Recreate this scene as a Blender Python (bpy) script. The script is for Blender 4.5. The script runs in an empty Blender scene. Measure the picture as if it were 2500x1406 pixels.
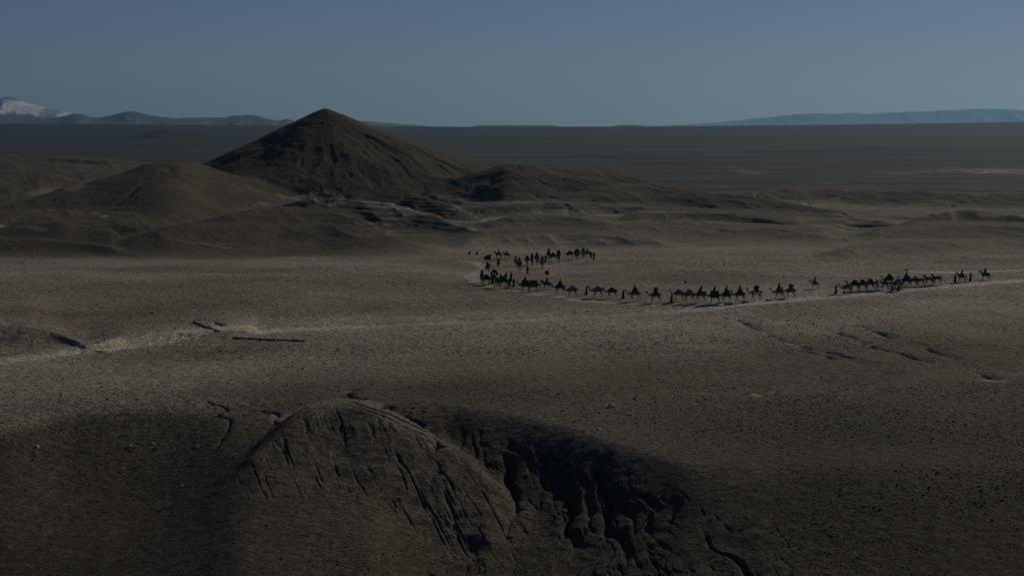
import bpy, bmesh, math, random
import numpy as np
from mathutils import Vector, Matrix
R = math.radians
rng = np.random.default_rng(7)
random.seed(7)
S = bpy.context.scene
COL = S.collection

# ------------------------------------------------------------------ camera, sky, sun, exposure
F = 3964.0; CZ = 32.0; PITCH = math.atan(403.0 / F)
cam_d = bpy.data.cameras.new('camera'); cam = bpy.data.objects.new('camera', cam_d); COL.objects.link(cam)
cam.location = (0, 0, CZ); cam.rotation_euler = (math.pi / 2 - PITCH, 0, 0)
cam_d.sensor_width = 36; cam_d.lens = F / 2500 * 36; cam_d.clip_start = 1; cam_d.clip_end = 150000
S.camera = cam
S.render.resolution_x = 1024; S.render.resolution_y = 575
SUN_AZ = R(41); SUN_EL = R(27)                 # azimuth to the right of the viewing direction (+Y)
W = bpy.data.worlds.new('World'); S.world = W; W.use_nodes = True
nt = W.node_tree; bg = nt.nodes['Background']
sky = nt.nodes.new('ShaderNodeTexSky'); sky.sky_type = 'NISHITA'; sky.sun_disc = False
sky.sun_elevation = SUN_EL; sky.sun_rotation = SUN_AZ; sky.altitude = 1200
sky.air_density = 1.0; sky.dust_density = 0.6; sky.ozone_density = 2.0
tint = nt.nodes.new('ShaderNodeMix'); tint.data_type = 'RGBA'; tint.blend_type = 'MULTIPLY'; tint.inputs[0].default_value = 1; tint.inputs[7].default_value = (.79, .90, 1.33, 1)
nt.links.new(sky.outputs[0], tint.inputs[6]); nt.links.new(tint.outputs[2], bg.inputs[0]); bg.inputs[1].default_value = 0.05 * .84
sd = bpy.data.lights.new('sun', 'SUN'); sd.energy = 3.4; sd.angle = R(0.5); sd.color = (1, 0.88, 0.69)
sun = bpy.data.objects.new('sun', sd); COL.objects.link(sun)
sdir = Vector((math.sin(SUN_AZ) * math.cos(SUN_EL), math.cos(SUN_AZ) * math.cos(SUN_EL), math.sin(SUN_EL)))
sun.rotation_euler = sdir.to_track_quat('Z', 'Y').to_euler(); sun.location = (0, 0, 300)
S.view_settings.view_transform = 'Standard'; S.view_settings.look = 'None'
S.view_settings.gamma = 1; S.view_settings.exposure = -1.08

# ------------------------------------------------------------------ noise
_T = np.random.default_rng(3).random((512, 512)).astype(np.float32) * 2 - 1
def vn(x, y, seed=0):
    x = np.asarray(x, dtype=np.float64); y = np.asarray(y, dtype=np.float64)
    fx = np.floor(x); fy = np.floor(y); ix = fx.astype(np.int32) + seed * 37; iy = fy.astype(np.int32) + seed * 101
    fx = (x - fx).astype(np.float32); fy = (y - fy).astype(np.float32)
    fx = fx * fx * fx * (fx * (fx * 6 - 15) + 10); fy = fy * fy * fy * (fy * (fy * 6 - 15) + 10)
    ix &= 511; iy &= 511; jx = (ix + 1) & 511; iy *= 512; jy = (iy + 512) & 262143
    T = _T.ravel()
    a = T[iy + ix]; b = T[iy + jx]; c = T[jy + ix]; d = T[jy + jx]
    return a + (b - a) * fx + (c - a) * fy + (a - b - c + d) * fx * fy
def fbm(x, y, o=4, seed=0, g=0.5):
    t = np.zeros_like(x); a = 1.0; s = 0.0
    for i in range(o):
        t += a * vn(x * 2 ** i + 17.3 * i, y * 2 ** i - 9.1 * i, seed + i); s += a; a *= g
    return t / s
def ridged(x, y, o=4, seed=0, g=0.5):           # 0..1, sharp creases at 0
    t = np.zeros_like(x); a = 1.0; s = 0.0
    for i in range(o):
        t += a * np.abs(vn(x * 2 ** i + 7.7 * i, y * 2 ** i + 3.3 * i, seed + i)); s += a; a *= g
    return t / s * 2
def sst(a, b, x):
    t = np.clip((x - a) / (b - a), 0, 1); return t * t * (3 - 2 * t)
def smax(a, b, k):
    h = np.clip(0.5 + 0.5 * (b - a) / k, 0, 1); return a * (1 - h) + b * h + k * h * (1 - h)
def mix(a, b, t): return a + (b - a) * t

# ------------------------------------------------------------------ terrain heights (world metres)
def interp(PX, pts, i, sg=14):
    """smooth curve through the listed values"""
    x = np.arange(pts[0][0] - 200, pts[-1][0] + 201, 4.0)
    xs = [p[0] for p in pts]; ys = [p[i] for p in pts]
    v = np.interp(x, xs, ys)
    v += np.clip(xs[0] - x, 0, None) * -(ys[1] - ys[0]) / (xs[1] - xs[0]) + np.clip(x - xs[-1], 0, None) * (ys[-1] - ys[-2]) / (xs[-1] - xs[-2])
    k = np.exp(-(np.arange(-12, 13) * 4.0 / sg) ** 2 / 2); k /= k.sum()
    vs = np.convolve(np.pad(v, 12, mode='edge'), k, 'valid')
    return np.interp(PX, x, vs)
def sub(mask, fn, *a):                            # evaluates fn only where the mask is set
    out = np.zeros(mask.shape); i = np.nonzero(mask)
    if len(i[0]): out[i] = fn(*[q[i] for q in a])
    return out
def world(px, d): return (px - 1250) / F * d
def flat(px, py, z=0.0):                          # where a sight line meets the level z
    d = (CZ - z) * F / (py - 300.0); return (px - 1250) / F * d, d
def ridge(X, Y, PX, pts, sf, sb, r0, off=-400):
    """crest polyline (bearing, elevation, distance) with front / back slopes"""
    dc = interp(PX, pts, 2); zc = CZ - (interp(PX, pts, 1) - 300) * dc / F
    lo, hi = pts[0][0], pts[-1][0]
    out = np.maximum(lo - PX, PX - hi)
    oc = np.clip(out, 0, None); zc = zc - (np.sqrt(oc * oc + 400) - 20) * dc / F * 0.4
    r = Y - dc
    rr = np.sqrt(r * r + r0 * r0) - r0
    return zc - np.where(r < 0, sf, sb) * rr
def polydist(X, Y, pts):
    best = np.full(X.shape, 1e9)
    for (x0, y0), (x1, y1) in zip(pts[:-1], pts[1:]):
        dx, dy = x1 - x0, y1 - y0; L = dx * dx + dy * dy + 1e-9
        t = np.clip(((X - x0) * dx + (Y - y0) * dy) / L, 0, 1)
        best = np.minimum(best, np.hypot(X - x0 - t * dx, Y - y0 - t * dy))
    return best
ROAD = [flat(*p) for p in [(-900, 985), (-300, 915), (0, 878), (200, 850), (450, 825), (640, 806), (760, 799), (1000, 789), (1250, 778), (1500, 765), (1700, 751),
                           (1850, 738), (2050, 719), (2250, 702), (2500, 680), (2900, 655), (3600, 620)]]
TRAIL = [flat(*p) for p in [(1120, 619), (1160, 622), (1185, 640), (1150, 676), (1180, 694), (1300, 714), (1400, 727), (1560, 739), (1700, 744), (1800, 741)]]
SPUR = [flat(*p) for p in [(2250, 652), (2340, 654), (2500, 649), (2800, 640)]]
GULLY = [([(838, 956), (870, 970), (940, 1000), (1000, 1015), (1045, 1025), (1062, 1048), (1058, 1075)], 1.3, 1.5),
         ([(640, 1000), (672, 1008), (690, 1024), (720, 1010)], 0.6, 0.6),
         ([(505, 985), (545, 1005), (540, 1040), (525, 1055)], 0.5, 0.45),
         ([(1815, 775), (1870, 800), (1960, 850), (2060, 880), (2180, 912)], 2.2, 1.0),
         ([(2060, 815), (2110, 833), (2200, 862), (2290, 892)], 1.3, 0.8),
         ([(2120, 795), (2160, 812), (2260, 838), (2330, 870), (2420, 922), (2480, 940)], 2.0, 1.1),
         ([(2020, 860), (2100, 878), (2200, 905)], 1.1, 0.7),
         ([(470, 786), (500, 797), (535, 812)], 1.0, 0.9),
         ([(1240, 1060), (1255, 1110), (1250, 1160)], 0.9, 1.0),
         ([(1360, 1085), (1385, 1130), (1400, 1180)], 0.9, 1.0),
         ([(1465, 1100), (1490, 1150), (1510, 1190)], 0.9, 0.9)]
GULLY = [([flat(*p) for p in a], w, dp) for a, w, dp in GULLY]
AX, AY, AZ_ = world(797, 1100), 1100.0, CZ + 35 * 1100 / F + 0.6   # apex of the pointed hill

def terrain(X, Y, detail=True):
    """height, plus masks used for albedo and for splitting the sheet into things"""
    PX = 1250 + F * X / Y
    M = {}
    # broad base profile along the view
    z = np.interp(Y, [0, 190, 330, 380, 430, 480, 560, 700, 1000, 1400, 2000, 3000, 9000, 12000, 15000, 17500],
                  [0, 0, 0, -1.2, -2.8, -4.4, -7.5, -12, -22, -36, -54, -60, -60, -50, 0, 0])
    far_edge = CZ - (np.interp(PX, [-1500, 0, 500, 1150, 1600, 2000, 2500, 4000], [300, 302, 306, 311.5, 310.5, 306, 298, 296]) - 300) * 15000 / F
    z = np.where(Y > 12000, -50 + (far_edge + 50) * sst(12000, 15000, Y), z)
    z += sst(800, 1500, Y) * (1 - sst(9000, 12000, Y)) * (1.6 * fbm(X / 420, Y / 420, 5, 3) )
    z += sst(9000, 13000, Y) * (1 - sst(14000, 15000, Y)) * 5 * fbm(X / 900, Y / 500, 4, 5)
    # low escarpments far out on the plain
    for py, dd, amp, sd_ in ((358, 5200, 6, 31), (372, 4600, 4, 32), (400, 3300, 3, 33), (332, 9000, 8, 34), (344, 7600, 6, 35)):
        m = np.exp(-((Y - dd - 500 * vn(X / 1500, X * 0 + sd_, sd_)) / 220) ** 2) * np.clip(0.3 + 1.3 * vn(X / 700, X * 0 + 1.5, sd_ + 50), 0, 1)
        z += amp * m
    # low mesa at far left
    z = smax(z, ridge(X, Y, PX, [(330, 334, 9500), (368, 320, 9500), (385, 315, 9500), (425, 316, 9500), (440, 320, 9500), (475, 321, 9500), (495, 318, 9500), (530, 334, 9500)], .08, .08, 60), 4)
    # --- gentle swells of the caravan plain
    near = sst(150, 220, Y) * (1 - sst(420, 600, Y))
    z += near * (0.7 * fbm(X / 45, Y / 38, 3, 11) + 0.10 * fbm(X / 7, Y / 7, 3, 12))
    # --- hills
    hill = np.zeros_like(X)
    hills = [ # pts (px,py,d), front slope, back slope, roundness, blend
        ([(-900, 372, 1500), (-300, 374, 1450), (0, 378, 1400), (130, 379, 1400), (260, 384, 1400), (330, 392, 1400), (400, 402, 1400)], .12, .12, 20, 8, 0),
        ([(-900, 420, 1180), (0, 414, 1180), (120, 418, 1180), (200, 436, 1180), (300, 470, 1180)], .2, .15, 15, 6, 0),
        ([(-700, 560, 760), (-200, 528, 800), (0, 502, 840), (60, 488, 850), (150, 462, 880), (230, 436, 910), (300, 412, 930), (350, 398, 940), (400, 389, 950), (440, 387, 960), (475, 391, 980), (510, 400, 1000), (600, 432, 1000), (700, 470, 990)], .12, .3, 14, 8, .85),
        ([(1080, 440, 1010), (1150, 417, 1010), (1200, 405, 1000), (1240, 392, 990), (1290, 399, 980), (1350, 413, 960), (1420, 425, 940), (1520, 438, 920), (1620, 452, 900), (1750, 470, 870), (1880, 486, 840), (2020, 508, 800)], .2, .3, 10, 6, .8),
        ([(1330, 412, 1150), (1385, 404, 1150), (1430, 408, 1150), (1500, 414, 1150), (1560, 430, 1130), (1700, 462, 1100)], .3, .3, 12, 6, .8),
        # rolling badlands between the hills and the plain
        ([(-400, 540, 560), (-100, 512, 580), (60, 506, 590), (200, 512, 590), (330, 520, 580), (420, 540, 560), (480, 560, 540)], .07, .16, 14, 4, .35),
        ([(-200, 560, 500), (0, 556, 500), (100, 545, 500), (150, 538, 500), (200, 548, 500), (260, 560, 490)], .2, .2, 6, 2, .5),
        ([(-300, 590, 455), (0, 580, 455), (120, 583, 455), (200, 592, 450), (260, 600, 440)], .3, .1, 4, 1.5, .2),
        ([(330, 575, 470), (400, 548, 480), (460, 541, 490), (560, 538, 505), (680, 542, 515), (780, 548, 505), (860, 546, 490), (930, 566, 475), (1000, 586, 460), (1060, 604, 450)], .10, .16, 16, 3.5, .75),
        ([(480, 540, 600), (560, 524, 620), (650, 510, 640), (730, 504, 650), (800, 512, 640), (860, 526, 620)], .12, .14, 12, 4, .7),
        ([(690, 500, 700), (740, 484, 690), (800, 480, 680), (870, 484, 670), (940, 496, 650), (1000, 508, 640), (1060, 522, 620), (1130, 548, 580), (1210, 576, 520)], .2, .1, 6, 3, .4),
        ([(960, 492, 800), (1015, 474, 800), (1060, 488, 790), (1110, 500, 780)], .4, .2, 5, 2.5, .5),
        ([(1150, 548, 620), (1220, 534, 620), (1320, 512, 640), (1400, 524, 630), (1480, 545, 600)], .22, .1, 8, 3, .5),
        ([(1080, 508, 830), (1180, 498, 830), (1330, 492, 840), (1500, 498, 830), (1650, 508, 800)], .3, .05, 5, 3, .5),
        ([(1560, 523, 690), (1620, 517, 700), (1750, 520, 690), (1850, 527, 670), (1930, 540, 640)], .36, .04, 2, 1.5, .8),
        ([(1480, 556, 540), (1650, 548, 550), (1850, 553, 545), (2000, 566, 520)], .13, .05, 10, 2.5, .3),
        ([(1850, 500, 1000), (1960, 492, 1000), (2100, 472, 1350), (2180, 466, 1400), (2260, 480, 1300)], .3, .2, 8, 4, .8),
        ([(2250, 528, 720), (2320, 516, 740), (2380, 512, 750), (2440, 520, 740), (2520, 530, 720)], .4, .15, 5, 2.5, .8),
        ([(1990, 540, 680), (2080, 530, 700), (2160, 540, 680)], .3, .1, 4, 2, .6),
        ([(1500, 470, 1000), (1620, 474, 1000), (1800, 478, 960), (1950, 494, 900), (2060, 516, 820)], .3, .08, 5, 3, .6),
        ([(2150, 560, 560), (2240, 548, 575), (2360, 545, 580), (2520, 552, 560)], .16, .06, 6, 2.2, .4),
        ([(1150, 582, 470), (1260, 572, 480), (1400, 570, 485), (1540, 574, 475), (1600, 584, 465)], .25, .05, 2, 2.1, .4),
        ([(1700, 470, 1200), (1850, 462, 1250), (2020, 460, 1250), (2200, 462, 1200), (2400, 468, 1150), (2600, 470, 1100)], .2, .06, 8, 4, .5),
        ([(2020, 622, 410), (2080, 606, 425), (2160, 596, 440), (2280, 590, 450), (2420, 588, 455), (2600, 584, 460), (3200, 590, 450)], .17, .1, 10, 2.2, .5),
        ([(1440, 668, 352), (1560, 657, 360), (1700, 653, 364), (1860, 651, 366), (1950, 660, 358), (2050, 684, 340)], .05, .03, 10, .8, .1),
        # cut bank left of the track and the bank above the track
        ([(-500, 780, 236), (-100, 790, 238), (0, 796, 240), (60, 797, 241), (110, 806, 242), (150, 822, 240), (200, 842, 234), (240, 860, 228)], .55, .03, .8, .5, .0),
        ([(205, 852, 230), (250, 832, 234), (300, 818, 239), (400, 811, 241), (500, 804, 243), (560, 800, 245), (600, 802, 247)], .3, .03, .4, .35, .0),
    ]
    for pts, sf, sb, r0, k, wgt in hills:
        zh = ridge(X, Y, PX, pts, sf, sb, r0)
        if k > 2:
            sel = zh > z - k - 4
            kk = min(k, 6); sc = k * 3.2; sd_ = int(abs(pts[0][1])) + 3
            zh = zh + sub(sel, lambda x, y: kk * .30 * fbm(x / (k * 9), y / (k * 9), 5, sd_, .45) - kk * .17 * ridged((x + .35 * y) / sc, (y - .35 * x) / sc / 2.6, 4, sd_ + 6, .45), X, Y)
        a = sst(-k, k, zh - z); hill = hill * (1 - a) + wgt * a
        z = smax(z, zh, k)
    # --- the pointed hill
    dx = X - AX; dy = Y - AY; r = np.hypot(dx, dy); ang = np.arctan2(dy, dx)
    ca, sa = np.cos(ang), np.sin(ang)
    near_cone = r < 330
    slope = 0.445 + 0.035 * np.clip(-ca, 0, 1) - 0.015 * np.clip(ca, 0, 1)
    conc = np.where(ca > 0, 0.0007, 0.0002) * np.abs(ca) * r * r * 0.9
    fall = slope * (np.sqrt(r * r + 7) - 2.65) - np.clip(conc, 0, 26)
    def relief(x, y, r, ang):
        warp = .35 * fbm(x / 45, y / 45, 3, 73); e = sst(6, 80, r)
        rt = np.clip(np.cos(ang) * .9 + .35, .12, 1)                       # the right flank is the most gullied
        a1 = 1 - ridged(ang * 1.9 + warp, r / 260 + 2, 3, 75, .5); a2 = 1 - ridged(ang * 5.5 + warp * 2, r / 130 + 2, 3, 95, .55)
        return e * (2.6 * (a1 - .5) * (.12 + .88 * rt) + 1.1 * (a2 - .5) * (.12 + .88 * rt)) - .6 * e * (1 - sst(0, .45, ridged(ang * 13 + 3 * warp, r / 60, 3, 97, .6))) * sst(-.2, .4, fbm(x / 30, y / 30, 2, 98)) + 2.2 * fbm(x / 38, y / 38, 6, 76, .55) * sst(5, 60, r) - .8
    zc = AZ_ - fall + sub(near_cone, relief, X, Y, r, ang)
    cone = sst(-3, 3, zc - z)
    z = smax(z, zc, 5)
    hill = np.maximum(hill, cone)
    M['cone'] = cone; M['hill'] = hill
    # --- terraces in the badlands
    tm = sst(560, 640, Y) * (1 - sst(1000, 1200, Y)) * sst(620, 760, PX) * (1 - sst(2200, 2600, PX)) * (1 - cone)
    tm = tm * (1 - sst(.5, .8, hill)) * .85
    st = 1.5; zn = z / st + 0.25 * fbm(X / 60, Y / 60, 2, 81); fr = zn - np.floor(zn)
    zt = st * (np.floor(zn) + sst(0.6, 0.95, fr)) + 0.15
    z = mix(z, mix(z, zt, 0.3), tm)
    M['strata'] = tm * sst(0.68, 0.8, fr) * (1 - sst(0.97, 1.0, fr))
    # erosion creases over the badlands
    bad = sst(430, 520, Y) * (1 - sst(1200, 1600, Y)) * (1 - cone)
    rv = .6 + sub(bad > .01, lambda x, y: ridged(x / 75 + .25 * fbm(x / 60, y / 60, 3, 21), y / 100 + .2 * fbm(x / 60, y / 60, 3, 22), 4, 23, .5) - .6, X, Y)
    z -= bad * 3.0 * (1 - sst(0, .45, rv)) * (1 - .55 * hill)
    M['crease'] = bad * (1 - sst(0, .22, rv))
    # --- foreground: the plain breaks off towards the viewer
    E = interp(PX, [(-1500, 160), (-400, 166), (0, 172), (150, 184), (400, 189), (600, 187), (850, 185), (1000, 184), (1100, 181), (1250, 176), (1400, 168), (1700, 152), (2000, 150), (2500, 148), (3500, 144)], 1, 30)
    E = E + 2.2 * vn(X / 14, Y / 30, 41)
    sl = interp(PX, [(-1500, .33), (0, .33), (300, .29), (430, .2), (560, .11), (900, .16), (1000, .30), (1080, .38), (1200, .37), (1500, .34), (1750, .31), (1950, .28), (2500, .28)], 1, 30)
    rr = np.clip(E - Y, 0, None); rnd = 7.0 - 4 * sst(1000, 1100, PX) * (1 - sst(1700, 1900, PX)) - 3.6 * (1 - sst(350, 600, PX))
    drop = sl * (np.sqrt(rr * rr + rnd * rnd) - rnd)
    flo = interp(PX, [(-1500, 8), (0, 7.5), (500, 6), (900, 6), (1100, 8), (1250, 9), (2000, 9), (2500, 9), (3500, 8)], 1, 30) + .8 * fbm(X / 30, Y / 30, 3, 43)
    drop = flo * (1 - np.exp(-drop / flo * 1.15))
    z -= drop
    wall = sst(.5, 3, drop) * sst(1000, 1080, PX) * (1 - sst(1850, 2100, PX)) * sst(118, 135, Y) * sst(.4, 2.5, drop)
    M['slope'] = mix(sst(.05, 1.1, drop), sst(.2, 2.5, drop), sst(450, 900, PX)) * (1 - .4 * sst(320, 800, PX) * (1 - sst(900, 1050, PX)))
    wsel = wall > .001
    gx = X + 0.12 * (Y - 160); g1 = sub(wsel, lambda x, y: ridged(x / 4.2 + .35 * vn(x / 5, y / 5, 45), y / 26, 4, 44, .6), gx, Y)
    z -= wall * (.4 * (1 - sst(0, .7, g1)) + .22 * (1 - sst(0, .5, sub(wsel, lambda x, y: ridged(x / 1.5 + .3 * vn(x / 2, y / 2, 47), y / 9, 4, 48, .6), gx, Y))) - .25 * fbm(X / 3, Y / 3, 3, 46))
    # the rounded mound in front of the ravine
    mp = [(500, 1225, 154), (560, 1165, 157), (610, 1112, 160), (650, 1074, 164), (700, 1030, 168), (760, 996, 172), (820, 984, 174), (880, 988, 173), (950, 1012, 171), (1010, 1042, 169), (1090, 1088, 165),
          (1140, 1125, 162), (1180, 1170, 158), (1215, 1200, 156), (1290, 1270, 152)]
    zm = ridge(X, Y, PX, mp, .33, .30, 5.0)
    dm = interp(PX, mp, 2)
    zm += .35 * fbm(X / 9, Y / 9, 4, 51)
    md = sst(-1.0, 1.0, zm - z)
    z = smax(z, zm, 1.2)
    cr = X * .95 + Y * .30; al = -X * .30 + Y * .95
    rl = ridged(cr / 2.1 + .15 * vn(X / 2, Y / 3, 57), al / 20, 4, 55, .62); rf = ridged(cr / .8, al / 14, 3, 56, .6)
    ftm = md * sst(0, 6, dm - Y)
    z -= ftm * (.26 * (1 - sst(0, .5, rl)) * sst(-.3, .3, vn(X / 9, Y / 9, 59)) + .22 * (1 - sst(0, .6, rf)) + .25 * ridged(X / 4, Y / 4, 2, 58))
    rl2 = ridged((X * .5 + Y * .86) / 1.5, (X * .86 - Y * .5) / 14, 3, 59)
    z -= md * (1 - sst(0, 6, dm - Y)) * .35 * (1 - sst(0, .5, rl2)) * sst(820, 900, PX)
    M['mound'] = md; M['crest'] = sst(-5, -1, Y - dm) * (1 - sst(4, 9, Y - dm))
    # --- creases
    gm = np.zeros_like(X)
    for pts, w, dp in GULLY:
        d = polydist(X + .7 * vn(X / 3, Y / 3, 65), Y + 2.2 * vn(X / 3, Y / 3, 66) + .8 * vn(X / .8, Y / .9, 69), pts)
        d = d / (w * .42); g = np.exp(-d ** 1.2); z -= dp * .6 * g * np.clip(.75 + .8 * vn(X / 4, Y / 6, 68), .1, 1.2); gm = np.maximum(gm, g)
    M['gully'] = gm
    bk = sst(222, 230, Y) * (1 - sst(243, 250, Y)) * (1 - sst(560, 640, PX))
    z -= bk * sub(bk > .01, lambda x, y: .4 * (1 - sst(0, .5, ridged(x / 5 - y / 14, y / 14, 4, 64))), X, Y)
    # --- roads (slightly sunk and smooth)
    wig = .5 * vn(X / 9, Y / 9, 67)
    rd = polydist(X, Y, ROAD); tr = polydist(X, Y, TRAIL); sp_ = polydist(X, Y, SPUR)
    M['road'] = np.maximum(1 - sst(1.8, 3.2, rd + .6 * wig), 1 - sst(2.6, 3.6, sp_ + wig))
    M['verge'] = 1 - sst(2.5, 7.5, rd + 2.5 * wig)
    M['trail'] = 1 - sst(.8, 2.2, tr + wig)
    z -= .22 * M['road'] + .1 * M['trail']
    if detail:
        a = sst(90, 130, Y) * (1 - sst(700, 1400, Y))
        z += a * (1 - M['road']) * (0.055 * fbm(X / 1.3, Y / 1.3, 3, 91, .6))
        b = sst(500, 800, Y) * (1 - sst(1800, 2600, Y))
        z += b * (.35 * fbm(X / 7, Y / 7, 3, 92) - .8 * (.35 + .65 * M['hill']) * (1 - sst(0, .4, sub(b > .01, lambda x, y: ridged(x / 22 + .3 * fbm(x / 20, y / 20, 2, 94), y / 34, 4, 93, .6), X, Y))))
    return z, M

def zat(x, y):
    z, _ = terrain(np.array([float(x)]), np.array([float(y)]), True); return float(z[0])
def hit(px, py, dmin=105, dmax=520):
    """first point of the ground met by the sight line"""
    u = (px - 1250) / F; v = -(py - 703) / F
    c, s = math.cos(PITCH), math.sin(PITCH)
    dy = c + v * s; dz = -s + v * c
    t = np.linspace(dmin, dmax, 5000); X = u / dy * t; Z = CZ + dz / dy * t
    zt, _ = terrain(X, t, True)
    i = int(np.argmax(Z < zt))
    return X[i], t[i], float(zt[i])

# ------------------------------------------------------------------ grid
cols_in = np.arange(-60, 2561, 2.1)
cl = -60 - np.cumsum(2.1 * 1.035 ** np.arange(1, 112)); cr_ = 2560 + np.cumsum(2.1 * 1.035 ** np.arange(1, 112))
PXs = np.concatenate([cl[::-1], cols_in, cr_])
def rows():
    y = 60.0; out = []
    while y < 17500:
        out.append(y)
        if y < 112: st = 1.0
        elif y < 200: st = 0.15 + (y - 112) * .0008
        elif y < 430: st = 0.24 + (y - 200) * .0016
        elif y < 1250: st = 0.75 + (y - 430) * .0008
        elif y < 1600: st = 3.0
        else: st = y * .006
        y += st
    return np.array(out)
YS = rows()
PXg, Yg = np.meshgrid(PXs, YS); Xg = (PXg - 1250) / F * Yg
NR, NC = Xg.shape; 
Zg, M = terrain(Xg.ravel(), Yg.ravel()); Zg = Zg.reshape(NR, NC); M = {k: v.reshape(NR, NC) for k, v in M.items()}

# albedo: soils and gravels, with foreground light and shade painted into them
def colr(*c): return np.array(c, dtype=float)[None, None, :]
def blob(cx, cy, rx, ry, soft=.5, seed=0):        # patch of another soil, centre given by bearing and depth
    x0, y0 = flat(cx, cy); y1 = flat(cx, cy + ry)[1]; y2 = flat(cx, cy - ry)[1]
    sy = abs(y2 - y1) / 2; sx = rx / F * y0
    q = np.hypot((Xg - x0) / sx, (Yg - y0) / sy) + .35 * fbm(Xg / sx * 1.6, Yg / sy * 1.6, 4, 100 + seed)
    return 1 - sst(1 - soft, 1 + soft * .6, q)
n1 = fbm(Xg / 60, Yg / 60, 5, 201); n2 = fbm(Xg / 16, Yg / 16, 5, 202); n3 = fbm(Xg / 1100, np.log(Yg) * 17, 6, 203, .62)
GREY = colr(.285, .262, .225); BROWN = colr(.215, .18, .142); DARK = colr(.155, .130, .098); PALE = colr(.42, .37, .31); OLIVE = colr(.20, .18, .125); RED = colr(.20, .15, .118)
C = GREY + 0 * Xg[..., None]
def lay(c, m, k=1.0):
    global C
    m = np.clip(m * k, 0, 1)[..., None]; C = C * (1 - m) + c * m
lay(BROWN, sst(-.1, .5, n1) * .7)
lay(OLIVE, sst(.0, .6, n2) * .35)
fg = 1 - sst(195, 232, Yg + 10 * n1 + np.interp(PXg, [0, 400, 700, 1700, 2500], [44, 34, 10, -8, -34]))       # brown earth of the nearer ground, darkened to stand in for shadow
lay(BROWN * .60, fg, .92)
lay(DARK * .36, M['slope'] * (1 - sst(600, 900, PXg)) + 0 * n2, .8)  # shade of the left viewer-facing slope, painted into the soil colour
lay(DARK * .48, sst(600, 900, PXg) * M['slope'] * (.7 + .3 * sst(-.5, .3, n2)), .85)  # same painted shade on the right slope and ravine wall
lay(DARK * .52, (1 - sst(165, 205, Yg + 8 * n1)) * sst(1500, 2100, PXg + 150 * n1), .7)  # lower right corner painted darker, in place of a cloud shadow
lay(RED * .85, blob(1500, 950, 420, 60, .7, 1), .45); lay(RED * .9, blob(600, 960, 330, 26, .7, 2), .45); lay(RED * .9, blob(1250, 900, 400, 40, .7, 3), .3)
lay(DARK * 1.1, blob(430, 652, 330, 15, .5, 4), .75); lay(DARK * 1.1, blob(1720, 672, 300, 19, .5, 5), .7)
lay(RED * .8, blob(1720, 668, 200, 12, .5, 6), .3); lay(RED, blob(1340, 668, 120, 10, .6, 7), .4)
lay(OLIVE * .55, blob(2050, 1040, 420, 90, .6, 8), .5); lay(DARK * .8, blob(2150, 850, 330, 55, .6, 9), .4)
lay(BROWN * .8, blob(180, 780, 330, 26, .5, 10), .6)
lay(BROWN * .72, M['mound'], .55)
lay(PALE * .9, M['mound'] * M['crest'] * (.7 + .3 * n2) * sst(700, 790, PXg) * (1 - sst(940, 1150, PXg)), .85)  # pale mound top, lightened in colour so it reads as lit
lay(GREY * 1.12, M['verge'], .7)
lay(GREY * 1.1, blob(150, 915, 460, 30, .6, 11), .8); lay(GREY * 1.3, blob(1150, 788, 800, 24, .7, 12), .7)
lay(GREY * 1.25, 1 - sst(2, 14, polydist(Xg, Yg, ROAD) + 3 * n2), .5)
lay(PALE * 1.24, M['road'] * (1 - .5 * sst(750, 1000, PXg) * (1 - sst(1560, 1760, PXg))) * (.8 + .2 * sst(-.6, .1, n2)), .95); lay(PALE * 1.1, M['trail'], .75)
for cx, cy, rx, ry, k in ((1223, 772, 22, 2, .8), (2065, 666, 22, 3, .7), (1855, 968, 13, 5, .7), (2440, 935, 45, 4, .7), (1492, 994, 9, 4, .8), (2180, 820, 60, 3, .3), (2130, 838, 60, 3, .5), (2180, 818, 50, 3, .45), (1940, 843, 45, 3, .45), (840, 990, 110, 10, .5), (700, 1008, 60, 9, .35), (400, 598, 60, 3, .4), (1150, 592, 120, 6, .25), (2425, 412, 120, 4, .8), (1750, 437, 90, 2, .3), (2000, 447, 90, 2, .3)):
    lay(PALE, blob(cx, cy, rx, ry, .7, int(cx) % 97), k)
bad = np.maximum(sst(450, 520, Yg), sst(400, 432, Yg + 6 * n2) * (1 - sst(900, 1150, PXg + 60 * n1)))
hc = colr(.165, .148, .122)
lay(GREY * .5, bad * (1 - sst(1200, 1800, Yg)), .8)
lay(DARK * .5, bad * (1 - sst(1200, 1600, Yg)) * (1 - sst(900, 1300, PXg + 200 * n1)), .75)
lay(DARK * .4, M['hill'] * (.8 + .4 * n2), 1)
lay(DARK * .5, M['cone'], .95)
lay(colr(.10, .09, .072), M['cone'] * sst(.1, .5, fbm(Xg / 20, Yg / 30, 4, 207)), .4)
lay(PALE * .86, M['strata'] * sst(-.35, .35, fbm(Xg / 40, Yg / 40, 4, 205)), .75)
lay(colr(.11, .115, .11), blob(1400, 482, 90, 6, .5, 21) + blob(1130, 478, 60, 4, .5, 22) + blob(120, 480, 70, 8, .5, 23), .6)
lay(PALE * .8, M['crease'] * sst(-.1, .3, n1) * (1 - M['hill']) * sst(900, 1300, PXg), .55)
far = sst(1100, 1900, Yg)
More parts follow.
